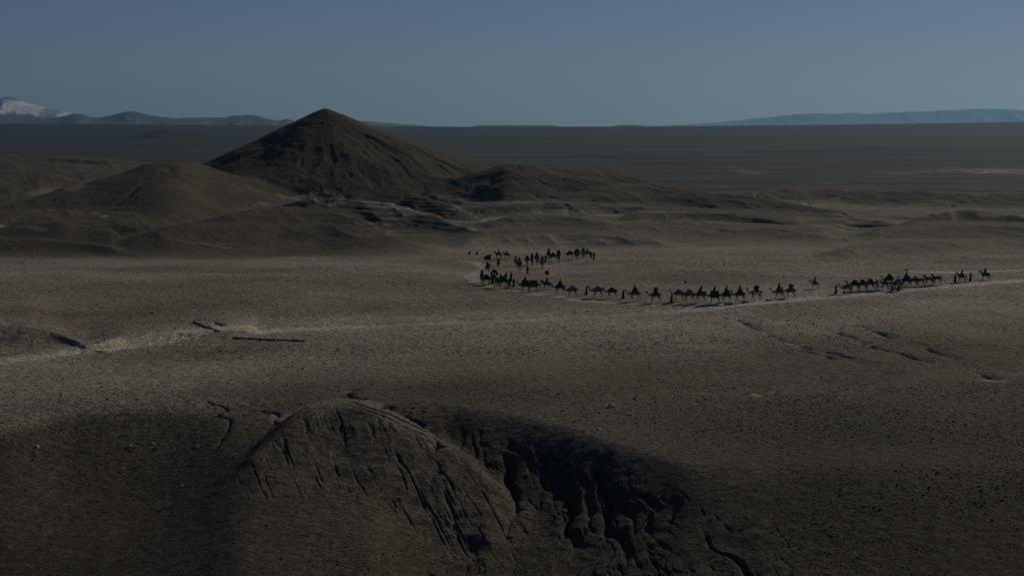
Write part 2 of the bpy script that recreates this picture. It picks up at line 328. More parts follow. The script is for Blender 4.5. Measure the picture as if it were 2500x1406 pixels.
PALE_EDGES = [([(690, 480), (760, 482), (850, 485), (900, 492), (960, 503), (1010, 514), (1040, 522)], .8, .5), ([(880, 486), (980, 487), (1100, 488), (1235, 490)], .6, .5), ([(1090, 522), (1250, 520), (1400, 519), (1520, 517)], .7, .6),
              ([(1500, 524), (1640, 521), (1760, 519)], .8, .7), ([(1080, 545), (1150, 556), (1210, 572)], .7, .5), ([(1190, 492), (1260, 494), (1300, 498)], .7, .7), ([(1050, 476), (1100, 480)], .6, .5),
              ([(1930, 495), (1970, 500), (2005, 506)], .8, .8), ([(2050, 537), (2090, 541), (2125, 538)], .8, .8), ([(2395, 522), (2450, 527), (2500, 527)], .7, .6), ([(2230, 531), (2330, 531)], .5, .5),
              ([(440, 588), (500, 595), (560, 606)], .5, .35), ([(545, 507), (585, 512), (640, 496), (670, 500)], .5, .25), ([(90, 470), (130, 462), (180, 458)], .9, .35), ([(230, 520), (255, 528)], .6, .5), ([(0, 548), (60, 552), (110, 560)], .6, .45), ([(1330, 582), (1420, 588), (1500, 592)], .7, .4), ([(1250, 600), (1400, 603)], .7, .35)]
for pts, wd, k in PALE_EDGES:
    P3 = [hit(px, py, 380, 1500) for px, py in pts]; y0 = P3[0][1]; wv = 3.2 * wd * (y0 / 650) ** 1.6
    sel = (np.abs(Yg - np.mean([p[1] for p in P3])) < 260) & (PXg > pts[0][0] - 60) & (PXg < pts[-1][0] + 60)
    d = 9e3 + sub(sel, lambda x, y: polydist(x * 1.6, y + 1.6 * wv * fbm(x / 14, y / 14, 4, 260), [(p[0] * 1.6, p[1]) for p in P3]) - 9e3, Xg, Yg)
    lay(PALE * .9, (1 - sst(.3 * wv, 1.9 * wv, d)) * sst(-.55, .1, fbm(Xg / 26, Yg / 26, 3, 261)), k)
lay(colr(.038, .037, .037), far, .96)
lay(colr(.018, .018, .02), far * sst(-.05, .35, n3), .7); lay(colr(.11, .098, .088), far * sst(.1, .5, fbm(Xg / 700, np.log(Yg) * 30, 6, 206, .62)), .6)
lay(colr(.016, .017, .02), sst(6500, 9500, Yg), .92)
sand = far * (1 - sst(3000, 3800, Yg)) * sst(1500, 1900, PXg)
lay(PALE * .6, sand * sst(.35, .6, fbm(Xg / 90, Yg / 130, 5, 208)), .6)
lay(PALE * .75, np.exp(-((Yg - 3150 - 200 * n1) / 120) ** 2) * sst(2230, 2400, PXg + 120 * n2) * sst(-.5, .1, n2), .9)

C = C * colr(.975, .985, .88)
fg_shade = np.clip(1 - sst(150, 215, Yg + 8 * n1 + 45 * (1 - sst(300, 700, PXg))), 0, 1); C = C * (1 - .18 * fg_shade[..., None])  # last painted shade: soil colour dimmed over the near ground
# vertex normals from the full sheet, so that its pieces meet without a seam
Vx = np.stack([Xg, Yg, Zg], -1)
tu = np.empty_like(Vx); tv = np.empty_like(Vx)
tu[:, 1:-1] = Vx[:, 2:] - Vx[:, :-2]; tu[:, 0] = Vx[:, 1] - Vx[:, 0]; tu[:, -1] = Vx[:, -1] - Vx[:, -2]
tv[1:-1] = Vx[2:] - Vx[:-2]; tv[0] = Vx[1] - Vx[0]; tv[-1] = Vx[-1] - Vx[-2]
Ng = np.cross(tu, tv); Ng /= np.linalg.norm(Ng, axis=-1, keepdims=True) + 1e-12

def np_mesh(name, V, Fc, col=None, normals=None, smooth=True, n=4):
    me = bpy.data.meshes.new(name); nv = len(V); nf = len(Fc)
    me.vertices.add(nv); me.vertices.foreach_set('co', V.astype(np.float32).ravel())
    me.loops.add(nf * n); me.loops.foreach_set('vertex_index', Fc.astype(np.int32).ravel())
    me.polygons.add(nf); me.polygons.foreach_set('loop_start', np.arange(0, nf * n, n, dtype=np.int32))
    me.polygons.foreach_set('loop_total', np.full(nf, n, dtype=np.int32))
    me.update(calc_edges=True)
    me.polygons.foreach_set('use_smooth', np.full(nf, smooth))
    if col is not None:
        a = me.attributes.new('soil', 'FLOAT_COLOR', 'POINT')
        a.data.foreach_set('color', np.concatenate([col, np.ones((nv, 1))], 1).astype(np.float32).ravel())
    if normals is not None: me.normals_split_custom_set_from_vertices(normals.astype(np.float32))
    return me
def link(name, me, mat=None, parent=None):
    o = bpy.data.objects.new(name, me); COL.objects.link(o); o.parent = parent
    if mat and not me.materials: me.materials.append(mat)
    return o
def tag(o, label=None, cat=None, group=None, kind=None):
    if label: o['label'] = label
    if cat: o['category'] = cat
    if group: o['group'] = group
    if kind: o['kind'] = kind
    return o

# ------------------------------------------------------------------ materials
def mat_ground():
    m = bpy.data.materials.new('desert_soil'); m.use_nodes = True; n = m.node_tree.nodes; l = m.node_tree.links
    b = n['Principled BSDF']; b.inputs['Roughness'].default_value = .95; b.inputs['Specular IOR Level'].default_value = .12
    at = n.new('ShaderNodeAttribute'); at.attribute_name = 'soil'
    tc = n.new('ShaderNodeTexCoord')
    def noise(s, d, r=.6, nm='ShaderNodeTexNoise'):
        t = n.new(nm); t.inputs['Scale'].default_value = s; t.inputs['Detail'].default_value = d; t.inputs['Roughness'].default_value = r
        l.new(tc.outputs['Object'], t.inputs['Vector']); return t
    def mr(src, a, b_, c, d):
        t = n.new('ShaderNodeMapRange'); t.inputs[1].default_value = a; t.inputs[2].default_value = b_; t.inputs[3].default_value = c; t.inputs[4].default_value = d
        l.new(src, t.inputs[0]); return t.outputs[0]
    def mul(a, b_):
        t = n.new('ShaderNodeMath'); t.operation = 'MULTIPLY'; l.new(a, t.inputs[0]); l.new(b_, t.inputs[1]); return t.outputs[0]
    fine = noise(2.4, 5, .8); mid = noise(.95, 5, .7); big = noise(.045, 6, .6); far_ = noise(.004, 6, .65)
    vor = n.new('ShaderNodeTexVoronoi'); vor.inputs['Scale'].default_value = 2.3; vor.inputs['Randomness'].default_value = 1; l.new(tc.outputs['Object'], vor.inputs['Vector'])
    f = mul(mr(fine.outputs[0], .34, .68, .28, 1.85), mr(mid.outputs[0], .32, .68, .55, 1.45))
    f = mul(f, mr(big.outputs[0], .3, .7, .8, 1.2)); f = mul(f, mr(far_.outputs[0], .3, .7, .85, 1.15))
    f = mul(f, mr(vor.outputs['Distance'], .08, .30, .42, 1.1))
    mx = n.new('ShaderNodeMix'); mx.data_type = 'RGBA'; mx.blend_type = 'MULTIPLY'; mx.inputs[0].default_value = 1
    l.new(at.outputs['Color'], mx.inputs[6]); l.new(f, mx.inputs[7])
    hs = n.new('ShaderNodeHueSaturation'); l.new(mx.outputs[2], hs.inputs['Color'])
    hn = noise(.8, 3); l.new(mr(hn.outputs[0], .3, .7, .475, .525), hs.inputs['Hue']); l.new(mr(mid.outputs[0], .3, .7, 1.15, .8), hs.inputs['Saturation'])
    l.new(hs.outputs[0], b.inputs['Base Color'])
    bp = n.new('ShaderNodeBump'); bp.inputs['Strength'].default_value = .9; bp.inputs['Distance'].default_value = .22; l.new(fine.outputs[0], bp.inputs['Height'])
    bp2 = n.new('ShaderNodeBump'); bp2.inputs['Strength'].default_value = .8; bp2.inputs['Distance'].default_value = .5; l.new(mid.outputs[0], bp2.inputs['Height']); l.new(bp.outputs[0], bp2.inputs['Normal'])
    l.new(bp2.outputs[0], b.inputs['Normal'])
    return m
def mat_simple(name, c, rough=.9, var=.25, scale=6.0, sheen=0):
    m = bpy.data.materials.new(name); m.use_nodes = True; n = m.node_tree.nodes; l = m.node_tree.links
    b = n['Principled BSDF']; b.inputs['Roughness'].default_value = rough; b.inputs['Specular IOR Level'].default_value = .2
    tc = n.new('ShaderNodeTexCoord'); t = n.new('ShaderNodeTexNoise'); t.inputs['Scale'].default_value = scale; t.inputs['Detail'].default_value = 4
    l.new(tc.outputs['Object'], t.inputs['Vector'])
    r = n.new('ShaderNodeValToRGB'); l.new(t.outputs[0], r.inputs[0])
    r.color_ramp.elements[0].position = .3; r.color_ramp.elements[1].position = .72
    r.color_ramp.elements[0].color = (*[x * (1 - var) for x in c], 1); r.color_ramp.elements[1].color = (*[x * (1 + var) for x in c], 1)
    l.new(r.outputs[0], b.inputs['Base Color'])
    bp = n.new('ShaderNodeBump'); bp.inputs['Strength'].default_value = .4; bp.inputs['Distance'].default_value = .03; l.new(t.outputs[0], bp.inputs['Height']); l.new(bp.outputs[0], b.inputs['Normal'])
    return m
SOIL = mat_ground()

# ------------------------------------------------------------------ split the sheet: ground, pointed hill, dirt road
idx = np.arange(NR * NC).reshape(NR, NC)
Q = np.stack([idx[:-1, :-1], idx[:-1, 1:], idx[1:, 1:], idx[1:, :-1]], -1).reshape(-1, 4)
def fm(a): return ((a[:-1, :-1] + a[:-1, 1:] + a[1:, 1:] + a[1:, :-1]) / 4).ravel()
is_cone = fm(M['cone']) > .5; is_road = (fm(M['road']) > .5) & ~is_cone
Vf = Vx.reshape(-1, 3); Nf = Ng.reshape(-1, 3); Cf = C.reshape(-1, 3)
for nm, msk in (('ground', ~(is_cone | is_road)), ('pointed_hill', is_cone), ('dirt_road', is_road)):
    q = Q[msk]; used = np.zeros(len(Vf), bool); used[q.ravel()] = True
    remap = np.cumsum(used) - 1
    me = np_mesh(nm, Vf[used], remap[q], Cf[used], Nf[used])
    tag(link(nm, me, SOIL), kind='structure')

# ------------------------------------------------------------------ far mountains
def mountains(name, pts, d, depth, amp, sc, mat, seed, base=-70, snow=False, mesa=False):
    px = np.arange(pts[0][0], pts[-1][0] + 1, 3.0); v = np.linspace(-1, 1, 90)
    P, V = np.meshgrid(px, v); Y = d + V * depth; X = (P - 1250) / F * d * (1 + V * depth / d)
    zc = CZ - (interp(P, pts, 1, 5) - 300) * d / F + (0 if mesa else 1) * d / F * (1.6 * fbm(P / 22, P * 0 + seed, 4, seed) + .2)
    if mesa: prof = 1 - sst(.35, .75, np.abs(V))
    else: prof = 1 - np.abs(V) ** .95
    edge = np.minimum(sst(0, 40, P - px[0]), sst(0, 40, px[-1] - P))
    z = base + (zc - base) * prof * edge
    if not mesa:
        spur = ridged(X / sc, Y / sc / 2.2, 5, seed)
        z -= (zc - base) * .35 * spur * sst(0, .35, np.abs(V)) * edge
        z += amp * fbm(X / sc * 2.3, Y / sc * 2.3, 5, seed + 3)
    nr, nc = z.shape; ii = np.arange(nr * nc).reshape(nr, nc)
    q = np.stack([ii[:-1, :-1], ii[:-1, 1:], ii[1:, 1:], ii[1:, :-1]], -1).reshape(-1, 4)
    c = np.zeros((nr, nc, 3)) + np.array([.07, .07, .07])
    if snow:
        s = sst(145, 190, z + 70 * fbm(X / 700, Y / 900, 5, 300))
        rock = sst(.1, .35, fbm(X / 420 + 3, Y / 500, 6, 301, .62) + .35 * np.exp(-(((P - 30) / 18) ** 2)) * np.exp(-(((V + .05) / .12) ** 2)))
        s = s * (1 - .8 * rock)
        c = c * (1 - s[..., None]) + np.array([.8, .79, .8]) * s[..., None]
    me = np_mesh(name, np.stack([X, Y, z], -1).reshape(-1, 3), q, c.reshape(-1, 3))
    tag(link(name, me, mat), kind='structure')
ROCK = bpy.data.materials.new('mountain_rock'); ROCK.use_nodes = True
_n = ROCK.node_tree.nodes; _l = ROCK.node_tree.links; _a = _n.new('ShaderNodeAttribute'); _a.attribute_name = 'soil'
_t = _n.new('ShaderNodeTexNoise'); _t.inputs['Scale'].default_value = .004; _t.inputs['Detail'].default_value = 8; _c = _n.new('ShaderNodeTexCoord'); _l.new(_c.outputs['Object'], _t.inputs['Vector'])
_m = _n.new('ShaderNodeMapRange'); _m.inputs[1].default_value = .3; _m.inputs[2].default_value = .7; _m.inputs[3].default_value = .8; _m.inputs[4].default_value = 1.15; _l.new(_t.outputs[0], _m.inputs[0])
_x = _n.new('ShaderNodeMix'); _x.data_type = 'RGBA'; _x.blend_type = 'MULTIPLY'; _x.inputs[0].default_value = 1
_l.new(_a.outputs['Color'], _x.inputs[6]); _l.new(_m.outputs[0], _x.inputs[7]); _l.new(_x.outputs[2], _n['Principled BSDF'].inputs['Base Color']); _n['Principled BSDF'].inputs['Roughness'].default_value = .95
mountains('snowy_mountain', [(-700, 290), (-400, 262), (-150, 252), (-40, 246), (0, 244), (15, 240), (34, 236), (50, 241), (68, 250), (100, 259), (140, 268), (165, 275), (200, 281), (250, 289), (300, 298), (360, 310)], 33000, 3600, 12, 800, ROCK, 310, snow=True)
mountains('mountains', [(-900, 288), (-500, 276), (-200, 282), (0, 284), (60, 286), (120, 291), (160, 284), (185, 277), (210, 279), (232, 288), (262, 286), (300, 277), (326, 271), (345, 276), (380, 284), (430, 290), (480, 287), (520, 289), (560, 285), (600, 281), (622, 281), (650, 288), (680, 295), (703, 290), (722, 298), (790, 300), (862, 290), (885, 296), (950, 301), (1020, 306), (1080, 311)], 26000, 1800, 5, 500, ROCK, 330)
for k, pts in enumerate(([(1130, 311), (1152, 308), (1165, 306), (1300, 306), (1375, 307), (1390, 310)], [(1385, 311), (1400, 308), (1432, 308), (1440, 311)], [(1470, 310), (1490, 306), (1530, 305), (1580, 306), (1596, 310)], [(1605, 310), (1625, 307), (1690, 307), (1720, 310)])):
    mountains('mesa', pts, 23000, 900, 0, 300, ROCK, 350 + k, base=-50, mesa=True)
mountains('far_mountains', [(1560, 310), (1700, 303), (1800, 295), (1860, 288), (1930, 281), (1975, 277), (2050, 278), (2080, 275), (2100, 279), (2160, 276), (2240, 273), (2330, 268), (2400, 266), (2450, 267), (2520, 272), (2700, 268), (3000, 280), (3400, 300)], 57000, 3000, 10, 1200, ROCK, 370)


# ------------------------------------------------------------------ loose stones and scrub on the ground
def ground_z(x, y):
    px = 1250 + F * x / y
    r = np.interp(y, YS, np.arange(NR)); c = np.interp(px, PXs, np.arange(NC))
    i = np.clip(r.astype(int), 0, NR - 2); j = np.clip(c.astype(int), 0, NC - 2); fr = r - i; fc = c - j
    g = lambda A: (A[i, j] * (1 - fr) * (1 - fc) + A[i + 1, j] * fr * (1 - fc) + A[i, j + 1] * (1 - fr) * fc + A[i + 1, j + 1] * fr * fc)
    return g(Zg), g(M['road']), np.stack([g(C[..., k]) for k in range(3)], -1)
def mat_attr(name, var=.3, scale=5, rough=.95):
    m = mat_simple(name, (1, 1, 1), rough, var, scale); n = m.node_tree.nodes; l = m.node_tree.links
    a = n.new('ShaderNodeAttribute'); a.attribute_name = 'soil'; x = n.new('ShaderNodeMix'); x.data_type = 'RGBA'; x.blend_type = 'MULTIPLY'; x.inputs[0].default_value = 1
    r = n['Color Ramp'] if 'Color Ramp' in n else [q for q in n if q.type == 'VALTORGB'][0]
    l.new(r.outputs[0], x.inputs[6]); l.new(a.outputs['Color'], x.inputs[7]); l.new(x.outputs[2], n['Principled BSDF'].inputs['Base Color']); return m
STONE = mat_attr('stone'); SCRUB = mat_attr('scrub', .35, 9)
b_ = bmesh.new(); bmesh.ops.create_icosphere(b_, subdivisions=1, radius=1)
ICO = np.array([v.co[:] for v in b_.verts]); ICOF = np.array([[v.index for v in f.verts] for f in b_.faces]); b_.free()
OCT = np.array([(1, 0, 0), (0, 1, 0), (-1, 0, 0), (0, -1, 0), (0, 0, 1), (0, 0, -1)], float)
OCTF = np.array([(0, 1, 4), (1, 2, 4), (2, 3, 4), (3, 0, 4), (1, 0, 5), (2, 1, 5), (3, 2, 5), (0, 3, 5)])
def scatter(name, n, y0, y1, med, base, fc, mat, colf, flat_=(.45, .9), power=.3, keep=None, jit=.28):
    u = rng.random(n); p1 = power + 1
    y = (y0 ** p1 + u * (y1 ** p1 - y0 ** p1)) ** (1 / p1); px = rng.uniform(-220, 2720, n); x = (px - 1250) / F * y
    cl = .7 * fbm(x / 7, y / 7, 3, 400) + 1.2 * fbm(x / 45, y / 30, 3, 401)
    ok = rng.random(n) < np.clip(.42 + 1.3 * cl, .05, 1)
    z, rd, cc = ground_z(x, y); ok &= (rng.random(n) > rd * 1.4)
    if keep is not None: ok &= keep(x, y, px)
    x, y, z, cc = x[ok], y[ok], z[ok], cc[ok]; m = len(x)
    s = med * np.exp(rng.normal(0, .5, m)); s = np.minimum(s, med * 3.8)
    k = len(base); V = base[None] * (1 + rng.uniform(-jit, jit, (m, k, 1)))
    V = V * np.stack([rng.uniform(.8, 1.35, m), rng.uniform(.8, 1.35, m), rng.uniform(*flat_, m)], -1)[:, None] * s[:, None, None]
    a = rng.uniform(0, 6.283, m); ca, sa = np.cos(a)[:, None], np.sin(a)[:, None]
    V = np.stack([V[..., 0] * ca - V[..., 1] * sa + x[:, None], V[..., 0] * sa + V[..., 1] * ca + y[:, None], V[..., 2] + (z + s * .22)[:, None]], -1)
    Fc = fc[None] + (np.arange(m) * k)[:, None, None]
    c = np.repeat(colf(cc, m), k, 0)
    tag(link(name, np_mesh(name, V.reshape(-1, 3), Fc.reshape(-1, 3), c, smooth=False, n=3), mat), kind='stuff')
def stone_col(cc, m):
    t = rng.random((m, 1)); c = cc * rng.uniform(.75, 1.3, (m, 1))
    return np.where(t > .93, np.array([.36, .32, .26]) * rng.uniform(.7, 1.1, (m, 1)), np.where(t < .25, c * .6, c))
def scrub_col(cc, m):
    t = rng.random((m, 1)); return np.where(t < .25, np.array([.17, .155, .08]), np.array([.10, .09, .062])) * rng.uniform(.6, 1.3, (m, 1))
def fade(x, y, px): return rng.random(len(x)) < 1 - sst(330, 520, y)
scatter('loose_stones', 130000, 116, 235, .036, ICO, ICOF, STONE, stone_col)
scatter('loose_stones', 150000, 215, 520, .046, OCT, OCTF, STONE, stone_col, power=.5, keep=fade)
scatter('scrub', 80000, 118, 520, .046, OCT, OCTF, SCRUB, scrub_col, flat_=(.6, 1.1), power=.6, jit=.5, keep=fade)

# ------------------------------------------------------------------ building figures
class MB:
    def __init__(s): s.v = []; s.f = []
    def tube(s, pts, rad, seg=10, cap=True):
        """pts: 3-D points, rad: radius or (side, up) per point; ends are closed"""
        P = [Vector(p) for p in pts]; n = len(P); rings = []
        for i, p in enumerate(P):
            t = (P[min(i + 1, n - 1)] - P[max(i - 1, 0)]).normalized()
            side = Vector((0, 1, 0)) if abs(t.y) < .9 else Vector((1, 0, 0))
            side = (side - t * side.dot(t)).normalized(); up = t.cross(side)
            a, b = rad[i] if isinstance(rad[i], (tuple, list)) else (rad[i], rad[i])
            base = len(s.v)
            for k in range(seg):
                th = 2 * math.pi * k / seg; s.v.append(p + side * (a * math.cos(th)) + up * (b * math.sin(th)))
            rings.append(base)
        for a, b in zip(rings[:-1], rings[1:]):
            for k in range(seg):
                k2 = (k + 1) % seg; s.f.append((a + k, a + k2, b + k2, b + k))
        if cap:
            for r, sg, q in ((rings[0], -1, 0), (rings[-1], 1, n - 1)):
                t = (P[min(q + 1, n - 1)] - P[max(q - 1, 0)]).normalized(); rr = rad[q] if not isinstance(rad[q], (tuple, list)) else min(rad[q])
                c = len(s.v); s.v.append(P[q] + t * sg * rr * .6)
                for k in range(seg):
                    k2 = (k + 1) % seg; s.f.append((r + k2, r + k, c) if sg < 0 else (r + k, r + k2, c))
        return s
    def blob(s, c, r, seg=12, rings=8, j=0):
        base = len(s.v); c = Vector(c); rr = r if isinstance(r, (tuple, list)) else (r, r, r)
        s.v.append(c + Vector((0, 0, rr[2])))
        for i in range(1, rings):
            ph = math.pi * i / rings
            for k in range(seg):
                th = 2 * math.pi * k / seg; q = 1 + random.uniform(-j, j)
                s.v.append(c + Vector((rr[0] * math.sin(ph) * math.cos(th), rr[1] * math.sin(ph) * math.sin(th), rr[2] * math.cos(ph))) * q)
        s.v.append(c - Vector((0, 0, rr[2]))); last = len(s.v) - 1
        for k in range(seg):
            k2 = (k + 1) % seg; s.f.append((base, base + 1 + k, base + 1 + k2))
            for i in range(rings - 2):
                a = base + 1 + i * seg; s.f.append((a + k, a + seg + k, a + seg + k2, a + k2))
            a = base + 1 + (rings - 2) * seg; s.f.append((a + k, last, a + k2))
        return s
    def loft(s, rings, close=True):
        """rings: lists of points, bottom to top"""
        idx_ = []
        for r in rings:
            idx_.append(len(s.v)); s.v += [Vector(p) for p in r]
        n = len(rings[0])
        for a, b in zip(idx_[:-1], idx_[1:]):
            for k in range(n):
                k2 = (k + 1) % n; s.f.append((a + k, a + k2, b + k2, b + k))
        if close:
            for q, r in ((idx_[0], rings[0]), (idx_[-1], rings[-1])):
                c = len(s.v); s.v.append(sum((Vector(p) for p in r), Vector()) / n)
                for k in range(n):
                    k2 = (k + 1) % n; s.f.append((q + k2, q + k, c) if q == idx_[0] else (q + k, q + k2, c))
        return s
    def mesh(s, name, smooth=True):
        me = bpy.data.meshes.new(name); me.from_pydata([tuple(v) for v in s.v], [], s.f); me.update()
        me.polygons.foreach_set('use_smooth', [smooth] * len(me.polygons)); return me
def fuse(mb, name, voxel=.03, it=3, extra=None):
    """joins overlapping tubes into one continuous skin"""
    o = bpy.data.objects.new('tmp', mb.mesh('tmp')); COL.objects.link(o)
    r = o.modifiers.new('r', 'REMESH'); r.mode = 'VOXEL'; r.voxel_size = voxel; r.use_smooth_shade = True
    sm = o.modifiers.new('s', 'SMOOTH'); sm.factor = .5; sm.iterations = it
    dg = bpy.context.evaluated_depsgraph_get(); me = bpy.data.meshes.new_from_object(o.evaluated_get(dg)); me.name = name
    bpy.data.objects.remove(o)
    if extra:
        b = bmesh.new(); b.from_mesh(me); t = extra.mesh('t'); b.from_mesh(t); b.to_mesh(me); b.free(); bpy.data.meshes.remove(t)
        me.polygons.foreach_set('use_smooth', [True] * len(me.polygons))
    return me
MAT = {}
def cm(name, c, **k):
    MAT[name] = mat_simple(name, c, **k); return MAT[name]
for nm, c in dict(dark_coat=(.09, .062, .042), brown_coat=(.18, .125, .08), tan_coat=(.30, .22, .14), red_coat=(.15, .07, .045), pale_coat=(.42, .38, .32),
                  black_cloth=(.04, .035, .03), brown_cloth=(.10, .06, .04), grey_cloth=(.14, .145, .15), teal_cloth=(.018, .045, .05), blue_cloth=(.02, .045, .075), slate_cloth=(.05, .07, .10),
                  white_cloth=(.72, .71, .68), cream_cloth=(.38, .34, .27), red_cloth=(.22, .012, .01), olive_cloth=(.04, .042, .026), skin=(.20, .115, .075), rope=(.16, .12, .075), wood=(.08, .05, .03), tail_hair=(.02, .015, .012)).items():
    cm(nm, c)
_cache = {}
def variant(key, mat, fn):
    if key not in _cache: _cache[key] = fn()
    k2 = (key, mat)
    if k2 not in _cache:
        me = _cache[key].copy(); me.materials.clear(); me.materials.append(MAT[mat]); _cache[k2] = me
    return _cache[k2]
def empty(name, loc=(0, 0, 0), rz=0, s=1):
    o = bpy.data.objects.new(name, None); COL.objects.link(o); o.location = loc; o.rotation_euler = (0, 0, rz); o.scale = (s, s, s); o.empty_display_size = .2; return o
def put(name, key, mat, fn, parent, loc=None):
    o = bpy.data.objects.new(name, variant(key, mat, fn)); COL.objects.link(o); o.parent = parent
    if loc: o.location = loc
    return o

CPOSE = [(.28, -.22, -.20, .30), (-.20, .30, .26, -.26), (.12, -.05, -.08, .14), (.34, .02, -.34, .10)]
def camel_body(pose):
    m = MB()
    m.tube([(-.98, 0, 1.45), (-.72, 0, 1.44), (-.35, 0, 1.45), (0, 0, 1.42), (.38, 0, 1.37), (.7, 0, 1.38), (.86, 0, 1.36)], [(.14, .16), (.25, .30), (.31, .36), (.34, .40), (.31, .40), (.22, .31), (.15, .2)], 14)
    m.blob((-.05, 0, 1.80), (.36, .19, .32)); m.blob((-.28, 0, 1.66), (.34, .2, .26)); m.blob((.2, 0, 1.66), (.3, .19, .24))
    m.tube([(.74, 0, 1.36), (.95, 0, 1.24), (1.16, 0, 1.24), (1.34, 0, 1.42), (1.44, 0, 1.66), (1.49, 0, 1.9)], [(.17, .24), (.12, .18), (.09, .145), (.08, .12), (.075, .10), (.075, .09)], 12)
    m.tube([(1.42, 0, 1.96), (1.56, 0, 1.98), (1.72, 0, 1.93), (1.88, 0, 1.86), (1.94, 0, 1.83)], [(.075, .085), (.095, .105), (.075, .085), (.06, .065), (.055, .05)], 10)
    m.tube([(1.88, 0, 1.83), (1.80, 0, 1.79), (1.68, 0, 1.84)], [.04, .045, .05], 8)
    for sy in (-1, 1):
        m.tube([(1.46, sy * .07, 2.03), (1.42, sy * .11, 2.13)], [.035, .02], 6); m.blob((1.62, sy * .075, 1.99), .028, 6, 4)
    fl, fr_, hl, hr = CPOSE[pose]
    for sy, dx in ((1, fl), (-1, fr_)):
        y = sy * .15; bend = .07 if dx < 0 else -.02
        m.tube([(.55, y, 1.35), (.52, y * 1.1, 1.12), (.50 + dx * .35, y * 1.05, .84), (.48 + dx * .62 + bend, y, .58), (.47 + dx * .86, y, .26), (.48 + dx, y, .09)], [.13, .125, .085, .068, .045, .05], 9)
        m.blob((.52 + dx, y, .045), (.105, .085, .05), 10, 6)
    for sy, dx in ((1, hl), (-1, hr)):
        y = sy * .16
        m.tube([(-.72, y, 1.38), (-.62, y * 1.15, 1.12), (-.56 + dx * .3, y * 1.1, .92), (-.82 + dx * .65, y, .60), (-.78 + dx * .88, y, .28), (-.74 + dx, y, .09)], [(.19, .2), (.16, .19), .10, .062, .043, .05], 9)
        m.blob((-.70 + dx, y, .045), (.10, .08, .05), 10, 6)
    return fuse(m, 'body', .028, 3)
def camel_tail():
    return MB().tube([(-1.04, 0, 1.5), (-1.13, 0, 1.34), (-1.15, .01, 1.1), (-1.13, .01, .93), (-1.14, .02, .82)], [.035, .028, .02, .035, .012], 7).mesh('tail')
def noseband():
    m = MB()
    for x, z, a, b in ((1.80, 1.885, .075, .08),): m.tube([(x - .012, 0, z), (x + .012, 0, z)], [(a, b)] * 2, 12)
    return m.mesh('noseband')
def blanket():
    m = MB(); rings = []
    for i in range(9):
        x = -.52 + 1.02 * i / 8; top = 1.86 + .29 * math.exp(-((x + .05) / .3) ** 2); r = []
        for k in range(13):
            t = k / 12; a = math.pi * t
            y = math.cos(a) * (.40 + .02 * math.sin(i * 2.1 + k)); z = 1.28 + .04 * math.sin(i * 1.7) + (top - 1.25) * math.sin(a) ** .75
            r.append((x, y, z))
        rings.append(r + [(p[0], p[1] * .9, p[2] - .03) for p in r[::-1]])
    return m.loft(rings, True).mesh('saddle_blanket')
HPOSE = [(.24, -.16, -.16, .22), (-.16, .26, .2, -.2), (.06, -.04, -.06, .08)]
def horse_body(pose):
    m = MB()
    m.tube([(-.78, 0, 1.22), (-.6, 0, 1.22), (-.2, 0, 1.16), (.15, 0, 1.14), (.45, 0, 1.18), (.66, 0, 1.2)], [(.14, .15), (.24, .27), (.27, .28), (.27, .30), (.23, .30), (.15, .2)], 14)
    m.tube([(.5, 0, 1.24), (.68, 0, 1.42), (.84, 0, 1.62), (.95, 0, 1.78)], [(.14, .25), (.11, .19), (.085, .14), (.075, .11)], 12)
    m.tube([(.92, 0, 1.80), (1.02, 0, 1.78), (1.16, 0, 1.64), (1.30, 0, 1.48), (1.35, 0, 1.42)], [(.075, .09), (.088, .115), (.07, .085), (.055, .06), (.05, .045)], 10)
    for sy in (-1, 1): m.tube([(.92, sy * .05, 1.86), (.93, sy * .06, 1.98)], [.032, .012], 6)
    fl, fr_, hl, hr = HPOSE[pose]
    for sy, dx in ((1, fl), (-1, fr_)):
        y = sy * .13; b = .05 if dx < 0 else 0
        m.tube([(.45, y, 1.1), (.43, y * 1.05, .9), (.42 + dx * .4, y, .62), (.41 + dx * .6 + b, y, .50), (.40 + dx * .9, y, .16), (.42 + dx, y, .07)], [.13, .10, .06, .055, .035, .045], 9)
        m.tube([(.42 + dx, y, .08), (.45 + dx, y, .0)], [.05, .062], 9)
    for sy, dx in ((1, hl), (-1, hr)):
        y = sy * .14
        m.tube([(-.58, y, 1.16), (-.52, y * 1.1, .92), (-.48 + dx * .3, y, .76), (-.72 + dx * .6, y, .50), (-.68 + dx * .9, y, .18), (-.66 + dx, y, .07)], [.19, .15, .09, .055, .036, .045], 9)
        m.tube([(-.66 + dx, y, .08), (-.63 + dx, y, .0)], [.05, .06], 9)
    return fuse(m, 'body', .026, 3)
def horse_tail(): return MB().tube([(-.82, 0, 1.34), (-.92, 0, 1.22), (-.97, 0, .9), (-.95, .02, .6), (-.93, .02, .48)], [.04, .06, .075, .06, .015], 8).mesh('tail')
def horse_mane():
    return MB().tube([(.56, .02, 1.52), (.70, .03, 1.64), (.83, .03, 1.80), (.92, .02, 1.92), (1.0, 0, 1.84)], [(.035, .06), (.04, .07), (.04, .06), (.035, .05), (.02, .03)], 8).mesh('mane')
def saddle_cloth():
    m = MB(); rings = []
    for i in range(7):
        x = -.34 + .66 * i / 6; r = []
        for k in range(13):
            a = math.pi * k / 12; r.append((x, math.cos(a) * .315, 1.02 + (.49 + .04 * (i in (0, 6))) * math.sin(a) ** .7))
        rings.append(r + [(p[0], p[1] * .9, p[2] - .03) for p in r[::-1]])
    return m.loft(rings, True).mesh('saddle_cloth')

